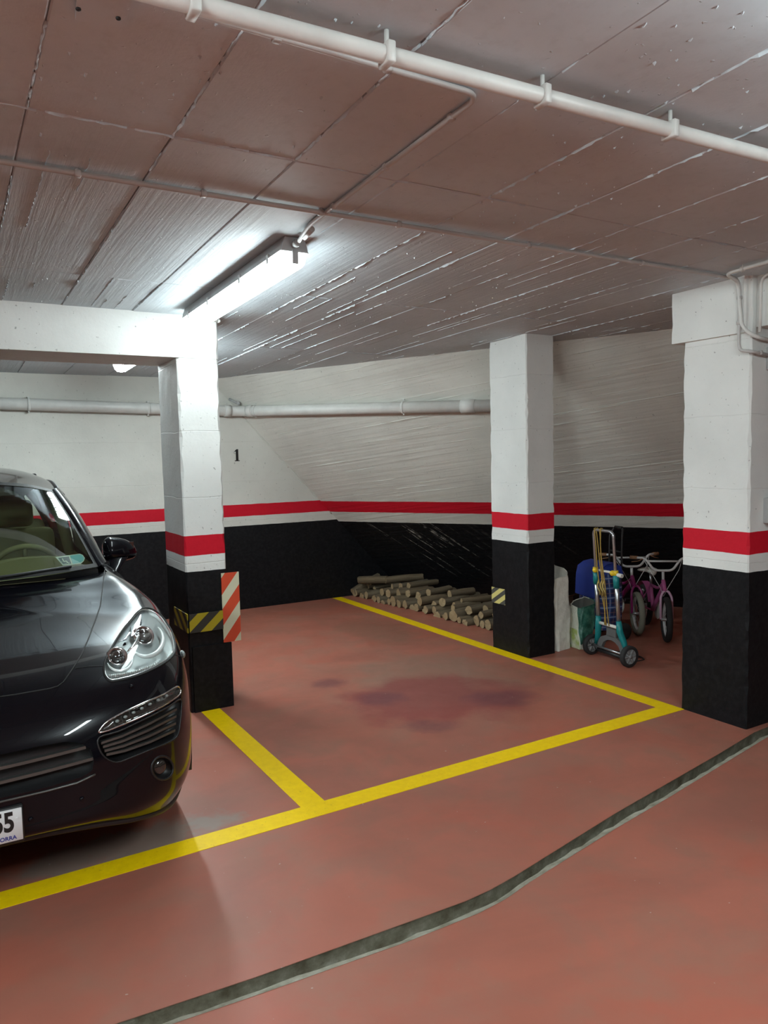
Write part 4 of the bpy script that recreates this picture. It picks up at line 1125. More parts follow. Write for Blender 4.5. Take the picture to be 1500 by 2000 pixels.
mb.build('wheel_hub', M['beige2'], sw, world=False)
def seat(a_, b_):
    mb = MB(); mb.rbox((a_-.26, b_-.25, .50), (a_+.26, b_+.27, .68), .05, 3); se = mb.build('seat', M['beige'], car, world=False)
    Fm = frame((a_, b_+.25, .66), (0, .36, .93), (1, 0, 0))
    mb = MB(); mb.rbox((-.25, -.06, 0), (.25, .08, .60), .05, 3, Fm); mb.build('backrest', M['beige'], se, world=False)
    mb = MB(); mb.rbox((-.13, -.05, .62), (.13, .06, .80), .04, 3, Fm); mb.build('headrest', M['beige'], se, world=False)
for a_ in (-.38, .38): seat(a_, 2.35)
for a_ in (-.40, 0, .40): seat(a_, 3.25)
for s in (1, -1):
    mb = MB(); mb.tube([(s*.73, 2.76, 1.0), (s*.68, 2.76, 1.25), (s*.60, 2.76, 1.49)], .035, 8); mb.build('pillar_trim', M['beige'], car, world=False)
    mb = MB(); mb.grid(np.array([[(s*.74, b, z) for z in (.5, .8, 1.06)] for b in (1.75, 2.6, 3.4, 4.2)])); mb.build('door_card', M['beige2'], car, world=False)
mb = MB(); mb.grid((ROOF-np.array([0, 0, .03]))[1:]); mb.build('headliner', M['beige2'], car, world=False)
mb = MB(); mb.rbox((-.11, 1.98, 1.43), (.11, 2.01, 1.49), .012, 2); mb.build('interior_mirror', M['gap'], car, world=False)
# parking permit behind the windscreen
M['permit_dark'] = mat('permit_dark_blue', (.012, .05, .12), .5); M['permit_light'] = mat('permit_light_blue', (.16, .52, .72), .5); M['permit_white'] = mat('permit_white', (.75, .80, .82), .5)
wsb = BVHTree.FromPolygons([Vector(p) for p in WS.reshape(-1, 3)], [(i*WS.shape[1]+j, i*WS.shape[1]+j+1, (i+1)*WS.shape[1]+j+1, (i+1)*WS.shape[1]+j) for i in range(WS.shape[0]-1) for j in range(WS.shape[1]-1)])
def ws_pt(px, off):
    w = (CINV.to_3x3() @ Vector(ray(px))).normalized(); h = wsb.ray_cast(cam_l, w); nn = h[1] if h[1].dot(w) < 0 else -h[1]; return h[0]-nn*off
def permit(px, off, mt, nm, par):
    P = [ws_pt(p, off) for p in px]; nn = (P[1]-P[0]).cross(P[2]-P[0]).normalized(); mb = MB(); mb.prism([tuple(p) for p in P], tuple(nn*.0006)); return mb.build(nm, mt, par, world=False)
card = permit([(109,1085),(157,1078.5),(163,1081),(167,1087),(165,1093),(159,1098),(124,1101.5)], .010, M['permit_white'], 'parking_permit', car)
permit([(138,1082.5),(156,1080),(161.5,1082),(165,1087),(163.5,1092.5),(158,1096.5),(143,1098.5)], .0085, M['permit_light'], 'permit_field', card)
permit([(114.5,1087),(135.5,1084),(140.5,1098),(125,1099.3)], .0085, M['permit_dark'], 'permit_field', card)
ic = [[(121.5,1088.5),(123.5,1088.2),(126,1093.5),(131,1092.8),(134.5,1096.8),(136.5,1096.2),(136.9,1097.2),(134,1098.0),(130.6,1094.3),(125,1095.0)]]
for P_ in ic: permit(P_, .0078, M['permit_white'], 'wheelchair_sign', card)
arcp = [(127+5.5*math.cos(t), 1095.2+3.2*math.sin(t)) for t in np.linspace(.2, 3.6, 14)]
mb = MB(); mb.tube([tuple(ws_pt(p, .0078)) for p in arcp], .0012, 6); mb.build('wheelchair_sign', M['permit_white'], card, world=False)
# ------------------------------------------------------------------ firewood
def wood_mats():
    m = mat('log_bark', rough=.9); t = NT(m); p = t.obj()
    n1 = t.noise(t.map(p, (3, 30, 30)), 1.0, 5, .7)
    c = t.ramp(n1, [(.25, (.045, .034, .022)), (.5, (.12, .092, .058)), (.78, (.20, .165, .11))])
    info = t.new('ShaderNodeObjectInfo').outputs['Random']
    c = t.mix(t.math('MULTIPLY', info, .45), c, (.15, .10, .05))
    t.set(Base_Color=c, Normal=t.bump(n1, .8, .008)); M['bark'] = m
    m = mat('cut_wood', rough=.8); t = NT(m); p = t.obj(); _, y_, z_ = t.sep(p)
    rad = t.math('SQRT', t.math('ADD', t.math('POWER', y_, 2.0), t.math('POWER', z_, 2.0)))
    ring = t.math('SINE', t.math('MULTIPLY', t.math('ADD', rad, t.math('MULTIPLY', t.noise(p, 40, 3), .006)), 900))
    c = t.mix(t.math('MULTIPLY_ADD', ring, .25, .4), (.38, .29, .17), (.27, .18, .09))
    info = t.new('ShaderNodeObjectInfo').outputs['Random']
    c = t.mix(t.math('MULTIPLY', info, .5), c, (.30, .20, .10)); t.set(Base_Color=c); M['cut'] = m
wood_mats()
lr = random.Random(5)
LOGLAB = {'round': 'round bark covered log', 'split': 'split log with one flat sawn face'}
def make_log(kind, r, L, seed):
    """meshes of a log along local +x from 0 to L, axis at z=0"""
    q = random.Random(seed); n = 11; segs = 5
    ang = [2*math.pi*k/n for k in range(n)] if kind == 'round' else [math.pi*k/(n-2) for k in range(n-1)]+[]
    prof = []
    for a in ang:
        rr_ = r*(1+q.uniform(-.10, .10)); prof.append((rr_*math.cos(a), rr_*math.sin(a)-(0 if kind == 'round' else r*.40)))
    if kind == 'split': prof.append((0, -r*.40-q.uniform(0, .1)*r))
    k = len(prof); bend = q.uniform(-.012, .012); bz = q.uniform(-.004, .010)
    v = []
    for i in range(segs+1):
        u = i/segs; sc = 1+q.uniform(-.06, .06)
        for y, z in prof: v.append((L*u+(q.uniform(-.006, .006) if i in (0, segs) else 0), y*sc+bend*math.sin(math.pi*u), z*sc+bz*math.sin(math.pi*u)))
    f = []
    for i in range(segs):
        for j in range(k): f.append((i*k+j, (i+1)*k+j, (i+1)*k+(j+1) % k, i*k+(j+1) % k))
    mb = MB(); mb.add(v, f, True)
    ends = []
    for i in (0, segs):
        ring_ = v[i*k:(i+1)*k]; c = tuple(sum(p[j] for p in ring_)/k for j in range(3)); e = MB()
        e.add(ring_+[c], [((j+1) % k, j, k) if i == 0 else (j, (j+1) % k, k) for j in range(k)]); ends.append(e)
    return mb, ends
def log(x, y, z, r, L, yaw, pitch=0.0, roll=0.0, kind='round', label=None):
    o = thing('firewood_log', label or 'loose', 'log', (x, y, z), 0, 'firewood stacked along the sloped wall', rot=(roll, -pitch, yaw))
    mb, ends = make_log(kind, r, L, lr.randint(0, 10**6))
    mb.build('bark', M['bark'], o, world=False)
    for e in ends: e.build('cut_end', M['cut'], o, world=False)
    return o
def front_x(y): return np.interp(y, [5.45, 5.7, 6.28, 6.8, 7.85], [4.33, 4.28, 4.25, 4.20, 4.10])
def nth(n):
    w = 'first second third fourth fifth sixth seventh eighth ninth tenth eleventh twelfth thirteenth fourteenth fifteenth sixteenth seventeenth eighteenth nineteenth twentieth'.split()
    if n <= 20: return w[n-1]
    return {2: 'twenty', 3: 'thirty', 4: 'forty'}[n//10]+'-'+w[n % 10-1] if n % 10 else {2: 'twentieth', 3: 'thirtieth', 4: 'fortieth'}[n//10]
CNT = {}
def place(row):
    CNT[row] = CNT.get(row, 0)+1; return nth(CNT[row])+' '
def size_word(r): return 'thick' if r > .052 else ('thin' if r < .040 else 'middling')
y = 5.36; lay0 = []; row_n = 0
while y < 7.72:
    r = lr.uniform(.036, .060); kind = 'split' if lr.random() < .3 else 'round'
    y += r; lay0.append((y, r)); L = lr.uniform(.34, .46); x = front_x(y)+lr.uniform(0, .07); x = min(x, slope_x(y, .2)-L-.02)
    log(x, y, r*.98 if kind == 'round' else r*.42, r, L, lr.uniform(-.10, .10), 0, 0, kind, f'{size_word(r)} {kind} log, {place(0)}on the floor at the front of the woodpile from the column')
    y += r*1.02
y = 5.42                                       # second row behind, against the wall
while y < 7.2:
    r = lr.uniform(.040, .058); y += r; L = lr.uniform(.34, .44); x = front_x(y)+.52+lr.uniform(0, .05)
    if x+L < slope_x(y, .12)-.03:
        log(x, y, r, r, L, lr.uniform(-.08, .08), 0, 0, 'round', f'{size_word(r)} log, {place(1)}from the column in the rear floor row of the woodpile')
    y += r*1.04
lay1 = []
for (ya, ra), (yb, rb) in zip(lay0[:-1], lay0[1:]):
    if lr.random() < .12: continue
    r = lr.uniform(.032, .048); ym = (ya+yb)/2; base = (ra+rb); kind = 'split' if lr.random() < .35 else 'round'
    zz = base*.5+math.sqrt(max(.0004, ((ra+rb)/2+r)**2-((yb-ya)/2)**2)); L = lr.uniform(.32, .46); x = front_x(ym)+lr.uniform(.05, .22)
    lay1.append((ym, r, zz)); x = min(x, slope_x(ym, zz+.1)-L-.02)
    log(x, ym, zz-(0 if kind == 'round' else r*.3), r, L, lr.uniform(-.16, .16), lr.uniform(-.02, .02), lr.uniform(-.4, .4) if kind == 'split' else 0, kind, f'{size_word(r)} {kind} log, {place(2)}from the column in the second layer of the woodpile')
for i in range(0, len(lay1)-1, 1):
    (ya, ra, za), (yb, rb, zb_) = lay1[i], lay1[i+1]
    if lr.random() < .45 or yb-ya > .16: continue
    r = lr.uniform(.030, .042); ym = (ya+yb)/2; zz = (za+zb_)/2+math.sqrt(max(.0004, ((ra+rb)/2+r)**2-((yb-ya)/2)**2)); L = lr.uniform(.30, .44); x = front_x(ym)+lr.uniform(.18, .34)
    x = min(x, slope_x(ym, zz+.1)-L-.02)
    log(x, ym, zz, r, L, lr.uniform(-.2, .2), lr.uniform(-.04, .03), 0, 'round', f'{size_word(r)} log, {place(3)}from the column along the top of the woodpile')
log(4.12, 7.80, .05, .05, .40, .05, .38, 0, 'round', 'firewood log propped up at the end of the pile by the back wall')
log(4.16, 7.72, .20, .046, .36, -.9, .05, 0, 'round', 'firewood log lying crosswise on the end of the pile by the back wall')
log(4.36, 7.45, .215, .044, .46, -.25, .02, 0, 'round', 'long firewood log on the highest part of the pile near the back wall')

# ------------------------------------------------------------------ bags
def sack_mat(name, col, col2, sc=18):
    m = mat(name, col, .5); t = NT(m); p = t.obj()
    t.set(Base_Color=t.mix(t.ramp(t.noise(p, sc, 4, .6), [(.35, 0.0), (.75, 1.0)]), col, col2), Normal=t.bump(t.noise(p, 16, 4, .6, .8), .55, .02)); return m
M['whitebag'] = sack_mat('white_woven_sack', (.84, .83, .76), (.66, .65, .58))
def green_bag_mat():
    m = mat('printed_bag', rough=.35); t = NT(m); p = t.obj(); x_, y_, z_ = t.sep(p)
    q = t.math('ADD', y_, t.math('MULTIPLY', z_, -.30)); q = t.math('ADD', q, t.math('MULTIPLY', t.math('SUBTRACT', t.noise(p, 9, 2), .5), .03))
    green = t.mix(t.ramp(t.noise(p, 26, 3, .6), [(.4, 0.0), (.7, 1.0)]), (.010, .085, .060), (.07, .20, .15))
    c = t.mix(t.math('MULTIPLY', t.math('GREATER_THAN', q, -.125), t.math('LESS_THAN', q, .0)), green, (.66, .68, .58))
    lime = t.math('MULTIPLY', t.math('LESS_THAN', z_, .16), t.math('GREATER_THAN', q, -.11))
    c = t.mix(t.math('MULTIPLY', lime, t.ramp(t.noise(p, 14, 3), [(.35, 0.0), (.6, .8)])), c, (.30, .40, .035))
    return t.set(Base_Color=c, Normal=t.bump(t.noise(p, 22, 4, .6, 1), .6, .015))
M['greenbag'] = green_bag_mat()
M['bagdark'] = mat('bag_inside', (.10, .10, .09), .8)
def bag(name, label, loc, rotz, w, d, h, mt, seed, lean=(0, 0), open_drop=.0):
    q = random.Random(seed); t = thing(name, label, 'bag', loc, rotz); n = 28; m_ = 14; G_ = []
    ph = [q.uniform(0, 6.28) for _ in range(6)]
    for i in range(m_+1):
        u = i/m_; z = h*u; row = []
        for k in range(n):
            a = 2*math.pi*k/n; e = .32; ca, sa = math.cos(a), math.sin(a)
            px_ = math.copysign(abs(ca)**e, ca); py_ = math.copysign(abs(sa)**e, sa)
            bul = 1+.05*math.sin(3*a+ph[0]+4*u)+.04*math.sin(7*a+ph[1]-9*u)+.03*math.sin(14*u+ph[2]+a)
            sq = 1-.22*u**2; zz = z-open_drop*u**4*(.5+.5*math.sin(a+ph[3]))
            row.append((px_*w/2*bul*(1-.05*u)+lean[0]*u, py_*d/2*bul*sq+lean[1]*u, max(.002, zz+.004*math.sin(5*a+ph[4])*u)))
        G_.append(row)
    mb = MB(); mb.grid(np.array(G_), True, closed_u=True); b0 = len(mb.v); mb.add([G_[0][k] for k in range(n)], [tuple(reversed(range(n)))]); mb.build('sack', mt, t, world=False)
    inn = [[(p[0]*.96+lean[0]*.04*u, p[1]*.95+lean[1]*.05*u, p[2]-.003) for p in G_[i]] for i, u in ((m_, 1), (m_-3, .79), (m_-5, .64))]
    c_ = tuple(np.mean(np.array(inn[-1]), 0)); inn.append([c_]*n)
    mb = MB(); mb.grid(np.array(inn)[:, ::-1], True, closed_u=True); mb.build('lining', mt if name == 'white_sack' else M['bagdark'], t, world=False)
    mb = MB(); mb.tube(G_[m_], .0035, 5, closed=True); mb.build('hem', mt, t, world=False)
    return t
bag('white_sack', 'tall open white plastic sack standing against the middle column', (4.39, 4.68, 0), .12, .19, .22, .70, M['whitebag'], 3, (.0, .01), .10)
bag('printed_bag', 'green and white printed plastic bag slumped beside the white sack', (4.585, 4.60, 0), -.1, .15, .22, .40, M['greenbag'], 8, (.05, .0), .06)
# ------------------------------------------------------------------ shopping trolley
def tartan():
    m = mat('blue_tartan', rough=.8); t = NT(m); p = t.obj(); x_, y_, z_ = t.sep(p)
    h = t.math('ADD', x_, y_); c = (.012, .018, .075)
    def bandm(v, per, a, b):
        fr = t.math('FRACT', t.math('DIVIDE', t.math('ADD', v, 10.0), per)); return t.math('MULTIPLY', t.math('GREATER_THAN', fr, a), t.math('LESS_THAN', fr, b))
    col = t.mix(.0, c, c)
    for v in (h, z_):
        col = t.mix(t.math('MULTIPLY', bandm(v, .085, 0.0, .34), .55), col, (.03, .09, .30))
        col = t.mix(t.math('MULTIPLY', bandm(v, .085, .13, .21), .65), col, (.45, .50, .60))
        col = t.mix(t.math('MULTIPLY', bandm(v, .085, .62, .68), .5), col, (.35, .16, .14))
    return t.set(Base_Color=col)
M['tartan'] = tartan(); M['bluecloth'] = mat('blue_canvas', (.010, .035, .26), .65); M['steel'] = mat('steel_tube', (.50, .51, .53), .3, .9); M['darkmetal'] = mat('dark_metal', (.05, .05, .052), .45, .6)
t = thing('shopping_trolley', 'blue and tartan shopping trolley parked behind the hand truck', 'trolley', (4.98, 4.72, 0), math.radians(168))
G_ = []
for i in range(9):
    u = i/8; z = .10+.50*u; w = .17+.015*math.sin(3*u); d_ = .115+.01*math.sin(math.pi*u)
    G_.append([(math.copysign(abs(math.cos(a))**.35, math.cos(a))*d_+.0, math.copysign(abs(math.sin(a))**.35, math.sin(a))*w, z) for a in np.linspace(0, 2*math.pi, 32, endpoint=False)])
mb = MB(); mb.grid(np.array(G_), True, closed_u=True); mb.add(G_[0], [tuple(reversed(range(32)))]); mb.add(G_[-1], [tuple(range(32))]); mb.build('bag', M['tartan'], t, world=False)
fl = [(-.10, .66), (-.02, .685), (.06, .672), (.118, .635), (.137, .56), (.142, .47), (.146, .385)]
mb = MB(); gd = [[(x, y, z-.10*0+.004*math.sin(9*y)) for y in np.linspace(-.178, .178, 9)] for x, z in fl]; gi = [[(x-.010, y, z-.010) for y in np.linspace(-.178, .178, 9)] for x, z in fl]
mb.grid(np.array(gd)); mb.grid(np.array(gi)[:, ::-1]); mb.build('flap', M['bluecloth'], t, world=False)
mb = MB(); gd = [[(x, y, z) for x, z in ((-.112, .58), (-.09, .655), (-.02, .682), (.06, .668), (.112, .635), (.112, .58))] for y in (-.172, .172)]
for row, rv in ((gd[0], False), (gd[1], True)): mb.add(row, [tuple(reversed(range(6))) if not rv else tuple(range(6))])
mb.grid(np.array(gd)); mb.build('lid_sides', M['bluecloth'], t, world=False)
mb = MB(); mb.tube(arc_pts([(-.14, -.09, .07), (-.16, -.09, .90), (-.19, -.06, .97), (-.19, .06, .97), (-.16, .09, .90), (-.14, .09, .07)], .03), .009, 8); mb.build('frame', M['darkmetal'], t, world=False)
mb = MB(); mb.tube([(-.19, -.05, .97), (-.19, .05, .97)], .015, 10); mb.build('grip', M['blackplastic'], t, world=False)
mb = MB(); mb.tube([(-.16, -.09, .76), (-.16, .09, .76)], .008, 8); mb.build('crossbar', M['darkmetal'], t, world=False)
for s in (-1, 1):
    Fm = frame((-.12, s*.17, .075), (0, s, 0), (1, 0, 0)); mb = MB(); mb.lathe([(.02, -.015), (.065, -.015), (.075, -.008), (.075, .008), (.065, .015), (.02, .018), (.0005, .018)], 24, Fm); mb.build('wheel', M['rubber'], t, world=False)
mb = MB(); mb.tube([(-.12, -.16, .075), (-.12, .16, .075)], .007, 8); mb.build('axle', M['darkmetal'], t, world=False)
mb = MB(); mb.tube(arc_pts([(-.12, -.08, .09), (.10, -.08, .085), (.11, -.08, .01), (.11, .08, .01), (.10, .08, .085), (-.12, .08, .09)], .02), .007, 8); mb.build('foot_rest', M['darkmetal'], t, world=False)
# cardboard box behind the bags
M['card'] = sack_mat('cardboard', (.24, .15, .075), (.19, .115, .055))
t = thing('cardboard_box', 'brown cardboard box half hidden behind bags and trolley', 'box', (4.86, 5.20, 0), .3)
mb = MB(); mb.box((-.17, -.12, 0), (.17, .12, .30)); mb.build('carton', M['card'], t, world=False)
for s in (-1, 1):
    mb = MB(); mb.prism([(-.17, s*.12, .30), (.17, s*.12, .30), (.17, s*.20, .34), (-.17, s*.20, .34)], (0, 0, .004)); mb.build('flap', M['card'], t, world=False)

# ------------------------------------------------------------------ folding hand truck
M['teal'] = mat('teal_plastic', (.004, .19, .20), .4); M['yellowplastic'] = mat('yellow_plastic', (.72, .50, .02), .4); M['greyrubber'] = mat('grey_rubber', (.11, .11, .11), .7); M['hubgrey'] = mat('grey_hub', (.22, .22, .22), .5)
M['whiteplastic'] = mat('white_plastic', (.66, .65, .60), .4)
t = thing('hand_truck', 'folding silver hand truck with teal joints and two wheels', 'hand truck', (4.475, 4.135, 0), math.radians(-6))
LX = -.075                                  # handle leans back
def tk(z, y, dx=0): return (LX*(z/1.03)+dx, y, z)
top = arc_pts([tk(.24, .115), tk(1.035, .112), tk(1.035, -.112), tk(.24, -.115)], .045, 8)
mb = MB(); mb.tube(top, .0125, 12); mb.build('handle', M['steel'], t, world=False)
for s in (-1, 1):
    mb = MB(); mb.tube([tk(.29, s*.117), tk(.66, s*.117)], .0165, 12); mb.build('outer_tube', M['steel'], t, world=False)
    mb = MB(); mb.tube([tk(.60, s*.116), tk(.70, s*.115)], .024, 14); mb.build('collar', M['teal'], t, world=False)
    mb = MB(); mb.tube([tk(.695, s*.115), tk(.735, s*.114)], .022, 14); mb.ball(tk(.715, s*.100, -.018), .022, 12, 8); mb.build('clamp', M['yellowplastic'], t, world=False)
    # teal lower bracket sweeping out to the wheel
    mb = MB(); mb.tube([tk(.34, s*.118), tk(.26, s*.122), (.0, s*.15, .17), (.0, s*.175, .10)], [.020, .026, .024, .014], 12); mb.build('bracket', M['teal'], t, world=False)
    Fm = frame((-.01, s*.215, .083), (0, s, 0), (1, 0, 0))
    mb = MB(); mb.lathe([(.058, -.020), (.075, -.020), (.083, -.012), (.083, .012), (.075, .020), (.058, .020)], 32, Fm); w = mb.build('wheel', M['rubber'], t, world=False)
    mb = MB(); mb.lathe([(.060, -.010), (.060, .012), (.056, .014), (.052, .004), (.018, .004), (.016, .02), (.0005, .022)], 28, Fm)
    for k in range(6): mb.rbox((.012, -.007, .0), (.057, .007, .016), .002, 1, Fm @ Matrix.Rotation(k*math.pi/3, 4, 'Z'))
    for k in range(6): mb.rbox((.012, -.007, -.014), (.057, .007, .0), .002, 1, Fm @ Matrix.Rotation(k*math.pi/3, 4, 'Z'))
    mb.build('hub', M['hubgrey'], w, world=False)
mb = MB(); mb.tube([tk(.715, -.115), tk(.715, .115)], .010, 10); mb.build('crossbar', M['whiteplastic'], t, world=False)
mb = MB(); mb.tube([tk(.705, -.112, .0), tk(.700, -.175, .01)], .016, 10); mb.build('release_grip', M['whiteplastic'], t, world=False)
mb = MB(); mb.tube([tk(.285, -.11), tk(.285, .11)], .013, 10); mb.build('lower_bar', M['whiteplastic'], t, world=False)
mb = MB(); mb.tube([(-.01, -.20, .083), (-.01, .20, .083)], .009, 10); mb.build('axle', M['steel'], t, world=False)
# dark arched plate between the wheels
arch_ = [(-.16, .075), (-.155, .12), (-.12, .165), (-.06, .19), (0, .197), (.06, .19), (.12, .165), (.155, .12), (.16, .075)]
inn = [(y*.72, z-.035 if z > .1 else z) for y, z in arch_]
mb = MB(); poly = [(.012, y, z) for y, z in arch_]+[(.012, y, z) for y, z in inn[::-1]]
k = len(arch_); v = [(.0, y, z) for y, z in arch_]+[(.0, y, z) for y, z in inn]+[(.03, y, z) for y, z in arch_]+[(.03, y, z) for y, z in inn]
f = []
for i in range(k-1): f += [(i, k+i, k+i+1, i+1), (2*k+i, 2*k+i+1, 3*k+i+1, 3*k+i), (i, i+1, 2*k+i+1, 2*k+i), (k+i, 3*k+i, 3*k+i+1, k+i+1)]
f += [(0, 2*k, 3*k, k), (k-1, 2*k-1, 4*k-1, 3*k-1)]
mb.add(v, f); mb.rbox((.0, -.055, .18), (.03, .055, .28), .008, 2); mb.build('arch_plate', M['greyrubber'], t, world=False)
mb = MB(); mb.tube(arc_pts([(.02, -.14, .03), (.10, -.15, .012), (.22, -.14, .010), (.25, -.06, .010), (.25, .06, .010), (.22, .14, .010), (.10, .15, .012), (.02, .14, .03)], .03), .0055, 8)
for yy in (-.07, 0, .07): mb.tube([(.02, yy, .03), (.245, yy, .010)], .004, 6)
mb.build('toe_frame', M['darkmetal'], t, world=False)
mb = MB(); mb.tube([(.01, -.16, .05), (.01, .16, .05)], .018, 10); mb.build('toe_hinge', M['blackplastic'], t, world=False)
# elastic cords hanging in the frame
M['cord'] = mat('yellow_brown_elastic', (.34, .22, .045), .7); M['hook'] = mat('brass_hook', (.40, .30, .10), .4, .4)
HT = ROOTM[bpy.data.objects['hand_truck']]
for i, (y0, y1, r_, lb) in enumerate(((.085, .030, .0045, 'yellow elastic cord nearest the tube bend of the hand truck'), (.060, .018, .0045, 'brown elastic cord looped over the handle of the hand truck'), (.040, .000, .004, 'taut elastic cord down the middle of the hand truck'), (.015, -.012, .0045, 'slack elastic cord hanging in the open side of the hand truck'))):
    o = thing('elastic_cord', lb, 'cord', (4.475, 4.135, .285), math.radians(-6), 'elastic cords on the hand truck')
    P = []
    for u in np.linspace(0, 1, 16):
        z = 1.05-.765*u; P.append((LX*(z/1.03)-.014+.006*math.sin(9*u+i), y0+(y1-y0)*u+.012*math.sin(5*u+2*i), z-.285))
    P = [(P[0][0]+.028, P[0][1], P[0][2]-.02), (P[0][0]+.014, P[0][1], P[0][2]+.004)]+P
    mb = MB(); mb.tube(P, r_, 6); mb.build('elastic', M['cord'], o, world=False)
    q = P[11]; mb = MB(); mb.tube(arc_pts([(q[0], q[1]+.012, q[2]+.05), (q[0]-.012, q[1]+.02, q[2]), (q[0]-.012, q[1]-.015, q[2]-.04), (q[0], q[1], q[2]-.07)], .02), .006, 6); mb.build('hook', M['hook'], o, world=False)

# ------------------------------------------------------------------ children's bicycles
M['pink'] = mat('pink_enamel', (.44, .10, .27), .3); M['magenta'] = mat('magenta_enamel', (.30, .025, .16), .3); M['whitemetal'] = mat('white_enamel', (.62, .62, .62), .35); M['oldtyre'] = mat('grey_green_tyre', (.21, .21, .165), .85)
M['grip'] = mat('brown_grip', (.24, .12, .06), .7); M['spoke'] = mat('spoke_steel', (.45, .45, .46), .35, .8); M['saddle'] = mat('white_saddle', (.55, .54, .50), .5); M['lilac'] = mat('lilac_enamel', (.58, .36, .50), .3)
def bike(label, loc, head, steer, frame_m, fork_m, tyre_m, R=.195, lean=0.0):
    """origin on the floor under the front wheel; local +x is forward"""
    t = thing('child_bicycle', label, 'bicycle', loc, head, 'small bicycles beside the sloped wall', rot=(lean, 0, head))
    def whl(cx, cy, rotz, nm):
        Fm = Matrix.Translation((cx, cy, R)) @ Matrix.Rotation(rotz, 4, 'Z') @ Matrix.Rotation(math.radians(90), 4, 'X')
        mb = MB(); mb.lathe([(R-.048, -.010), (R-.040, -.022), (R-.018, -.026), (R-.004, -.016), (R, 0), (R-.004, .016), (R-.018, .026), (R-.040, .022), (R-.048, .010), (R-.048, -.010)], 40, Fm); w = mb.build('wheel', tyre_m, t, world=False)
        mb = MB(); mb.lathe([(R-.062, -.010), (R-.046, -.012), (R-.046, .012), (R-.062, .010), (R-.062, -.010)], 40, Fm); mb.build('rim', M['whitemetal'], w, world=False)
        mb = MB()
        for k in range(14):
            a = 2*math.pi*k/14; mb.tube([Fm @ Vector((.018*math.cos(a+.5), .018*math.sin(a+.5), .02*(-1)**k)), Fm @ Vector(((R-.06)*math.cos(a), (R-.06)*math.sin(a), 0))], .0016, 4)
        mb.lathe([(.0005, -.045), (.014, -.045), (.014, .045), (.0005, .045)], 12, Fm); mb.build('spokes', M['spoke'], w, world=False)
    hx, hz = -.10, .52                         # head tube top
    st = lambda p: Matrix.Rotation(steer, 4, 'Z') @ Vector(p)
    whl(0, 0, steer, 'front'); whl(-.66, 0, 0, 'rear')
    for s in (-1, 1):
        mb = MB(); mb.tube(arc_pts([st((0, s*.048, R)), st((-.03, s*.046, R+.19)), st((-.05, s*.02, R+.235)), st((-.055, 0, R+.24))], .03), .011, 8); mb.build('fork_blade', fork_m, t, world=False)
    mb = MB(); mb.tube([(-.052, 0, R+.235), (hx, 0, hz)], .018, 10); mb.build('head_tube', frame_m, t, world=False)
    bb = Vector((-.40, 0, .20)); seatc = Vector((-.46, 0, .42))
    mb = MB(); mb.tube(arc_pts([(hx+.02, 0, hz-.05), (-.22, 0, .36), bb], .12), .020, 10); mb.build('down_tube', frame_m, t, world=False)
    mb = MB(); mb.tube(arc_pts([(hx+.01, 0, hz-.02), (-.24, 0, .42), seatc], .12), .013, 10); mb.build('top_tube', frame_m, t, world=False)
    mb = MB(); mb.tube([bb, seatc], .016, 10)
    for s in (-1, 1): mb.tube([bb+Vector((0, s*.02, 0)), (-.66, s*.05, R)], .009, 6); mb.tube([seatc, (-.66, s*.05, R)], .008, 6)
    mb.build('rear_frame', frame_m, t, world=False)
    mb = MB(); mb.tube([seatc, seatc+Vector((-.025, 0, .11))], .012, 10); mb.build('seat_post', M['steel'], t, world=False)
    sc = seatc+Vector((-.03, 0, .12)); G_ = []
    for i in range(9):
        u = i/8; w = .075*(1-u)**.8+.018; zz = .012*math.sin(math.pi*u)
        G_.append([(sc.x-.09+.21*u, w*math.cos(a), sc.z+zz+.022*math.sin(a)) for a in np.linspace(0, 2*math.pi, 14, endpoint=False)])
    mb = MB(); mb.grid(np.array([[tuple(np.mean(np.array(G_[0]), 0))]*14]+G_+[[tuple(np.mean(np.array(G_[-1]), 0))]*14]), True, closed_u=True); mb.build('saddle', M['saddle'], t, world=False)
    # handlebar with brace
    T = Matrix.Translation((hx, 0, hz)) @ Matrix.Rotation(steer, 4, 'Z')
    q = lambda x, y, z: T @ Vector((x, y, z))
    mb = MB(); mb.tube([q(0, 0, -.02), q(-.01, 0, .075)], .012, 10); st_ = mb.build('stem', M['whitemetal'], t, world=False)
    mb = MB(); mb.tube(arc_pts([q(-.10, .24, .185), q(-.02, .15, .19), q(.0, .075, .085), q(.0, -.075, .085), q(-.02, -.15, .19), q(-.10, -.24, .185)], .04), .0105, 10); hb = mb.build('handlebar', M['whitemetal'], t, world=False)
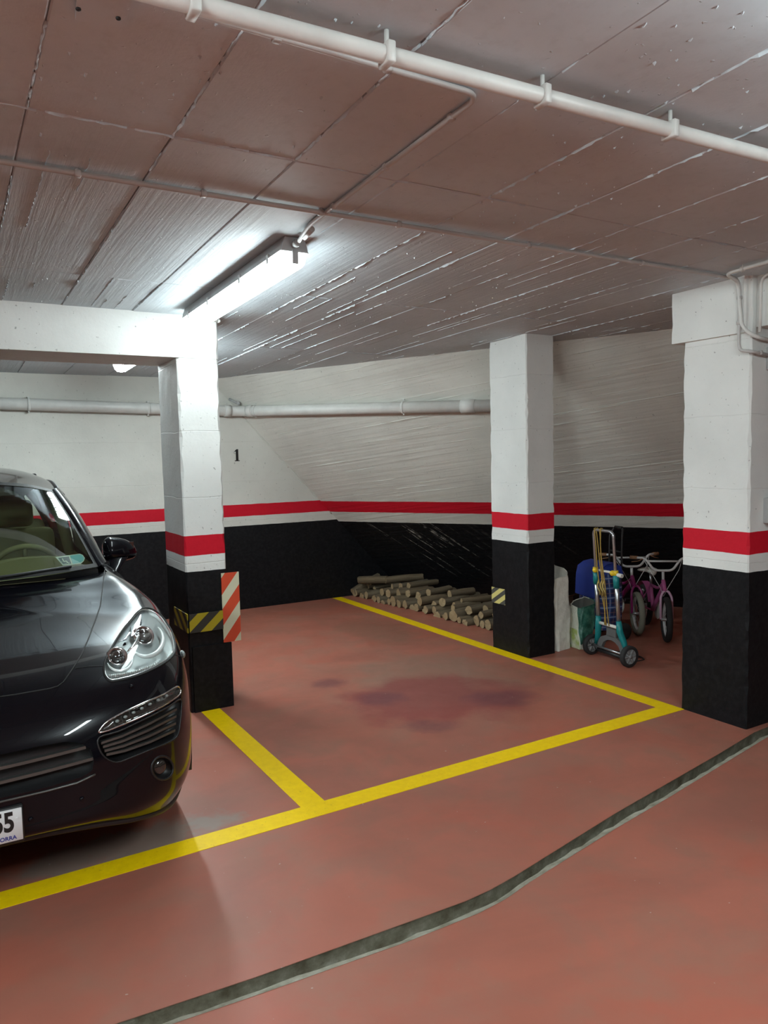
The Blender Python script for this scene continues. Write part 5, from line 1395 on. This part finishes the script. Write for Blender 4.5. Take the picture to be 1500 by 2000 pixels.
    mb = MB(); mb.tube([q(-.012, .125, .165), q(-.012, -.125, .165)], .0085, 8); mb.build('brace', M['whitemetal'], hb, world=False)
    for s in (-1, 1):
        mb = MB(); mb.tube([q(-.075, s*.205, .186), q(-.115, s*.262, .184)], .016, 10); mb.build('grip', M['grip'], hb, world=False)
        mb = MB(); mb.tube(arc_pts([q(-.03, s*.165, .185), q(-.02, s*.20, .165), q(-.07, s*.255, .150)], .02), .0045, 6); mb.build('brake_lever', M['grip'], hb, world=False)
        mb = MB(); mb.tube([q(-.03, s*.16, .18), q(.05, s*.12, .10), q(.05, s*.03, -.06), q(.02, 0, -.14)], .0028, 5); mb.build('brake_cable', M['whitemetal'], hb, world=False)
    # chain guard, cranks
    Fm = frame(bb+Vector((0, .035, 0)), (0, 1, 0), (1, 0, 0))
    mb = MB(); mb.lathe([(.0005, 0), (.082, 0), (.088, .004), (.082, .010), (.05, .012), (.0005, .012)], 28, Fm); mb.rbox((-.26, -.03, 0), (.0, .035, .010), .004, 1, Fm); mb.build('chain_guard', M['saddle'], t, world=False)
    for s, a in ((1, .6), (-1, .6+math.pi)):
        e = bb+Vector((.10*math.cos(a), s*.06, .10*math.sin(a))); mb = MB(); mb.tube([bb+Vector((0, s*.055, 0)), e], .008, 6); cr = mb.build('crank', M['spoke'], t, world=False)
        mb = MB(); mb.rbox((e.x-.035, e.y-(.0 if s > 0 else .075), e.z-.010), (e.x+.035, e.y+(.075 if s > 0 else 0), e.z+.010), .004, 1); mb.build('pedal', M['blackplastic'], cr, world=False)
    mb = MB(); mb.grid(np.array([[Vector((-.66+(R+.03)*math.cos(a), y, R+(R+.03)*math.sin(a))) for y in (-.03, -.015, .015, .03)] for a in np.linspace(.3, 2.4, 12)])); mb.build('mudguard', frame_m, t, world=False)
    return t
bike('pink child bicycle with black tyres and pale fork against the wall', (5.30, 4.27, 0), math.radians(236), -.15, M['pink'], M['lilac'], M['rubber'], .195)
bike('magenta child bicycle with grey tyres standing behind the hand truck', (5.30, 4.585, 0), math.radians(250), -.26, M['magenta'], M['magenta'], M['oldtyre'], .195)
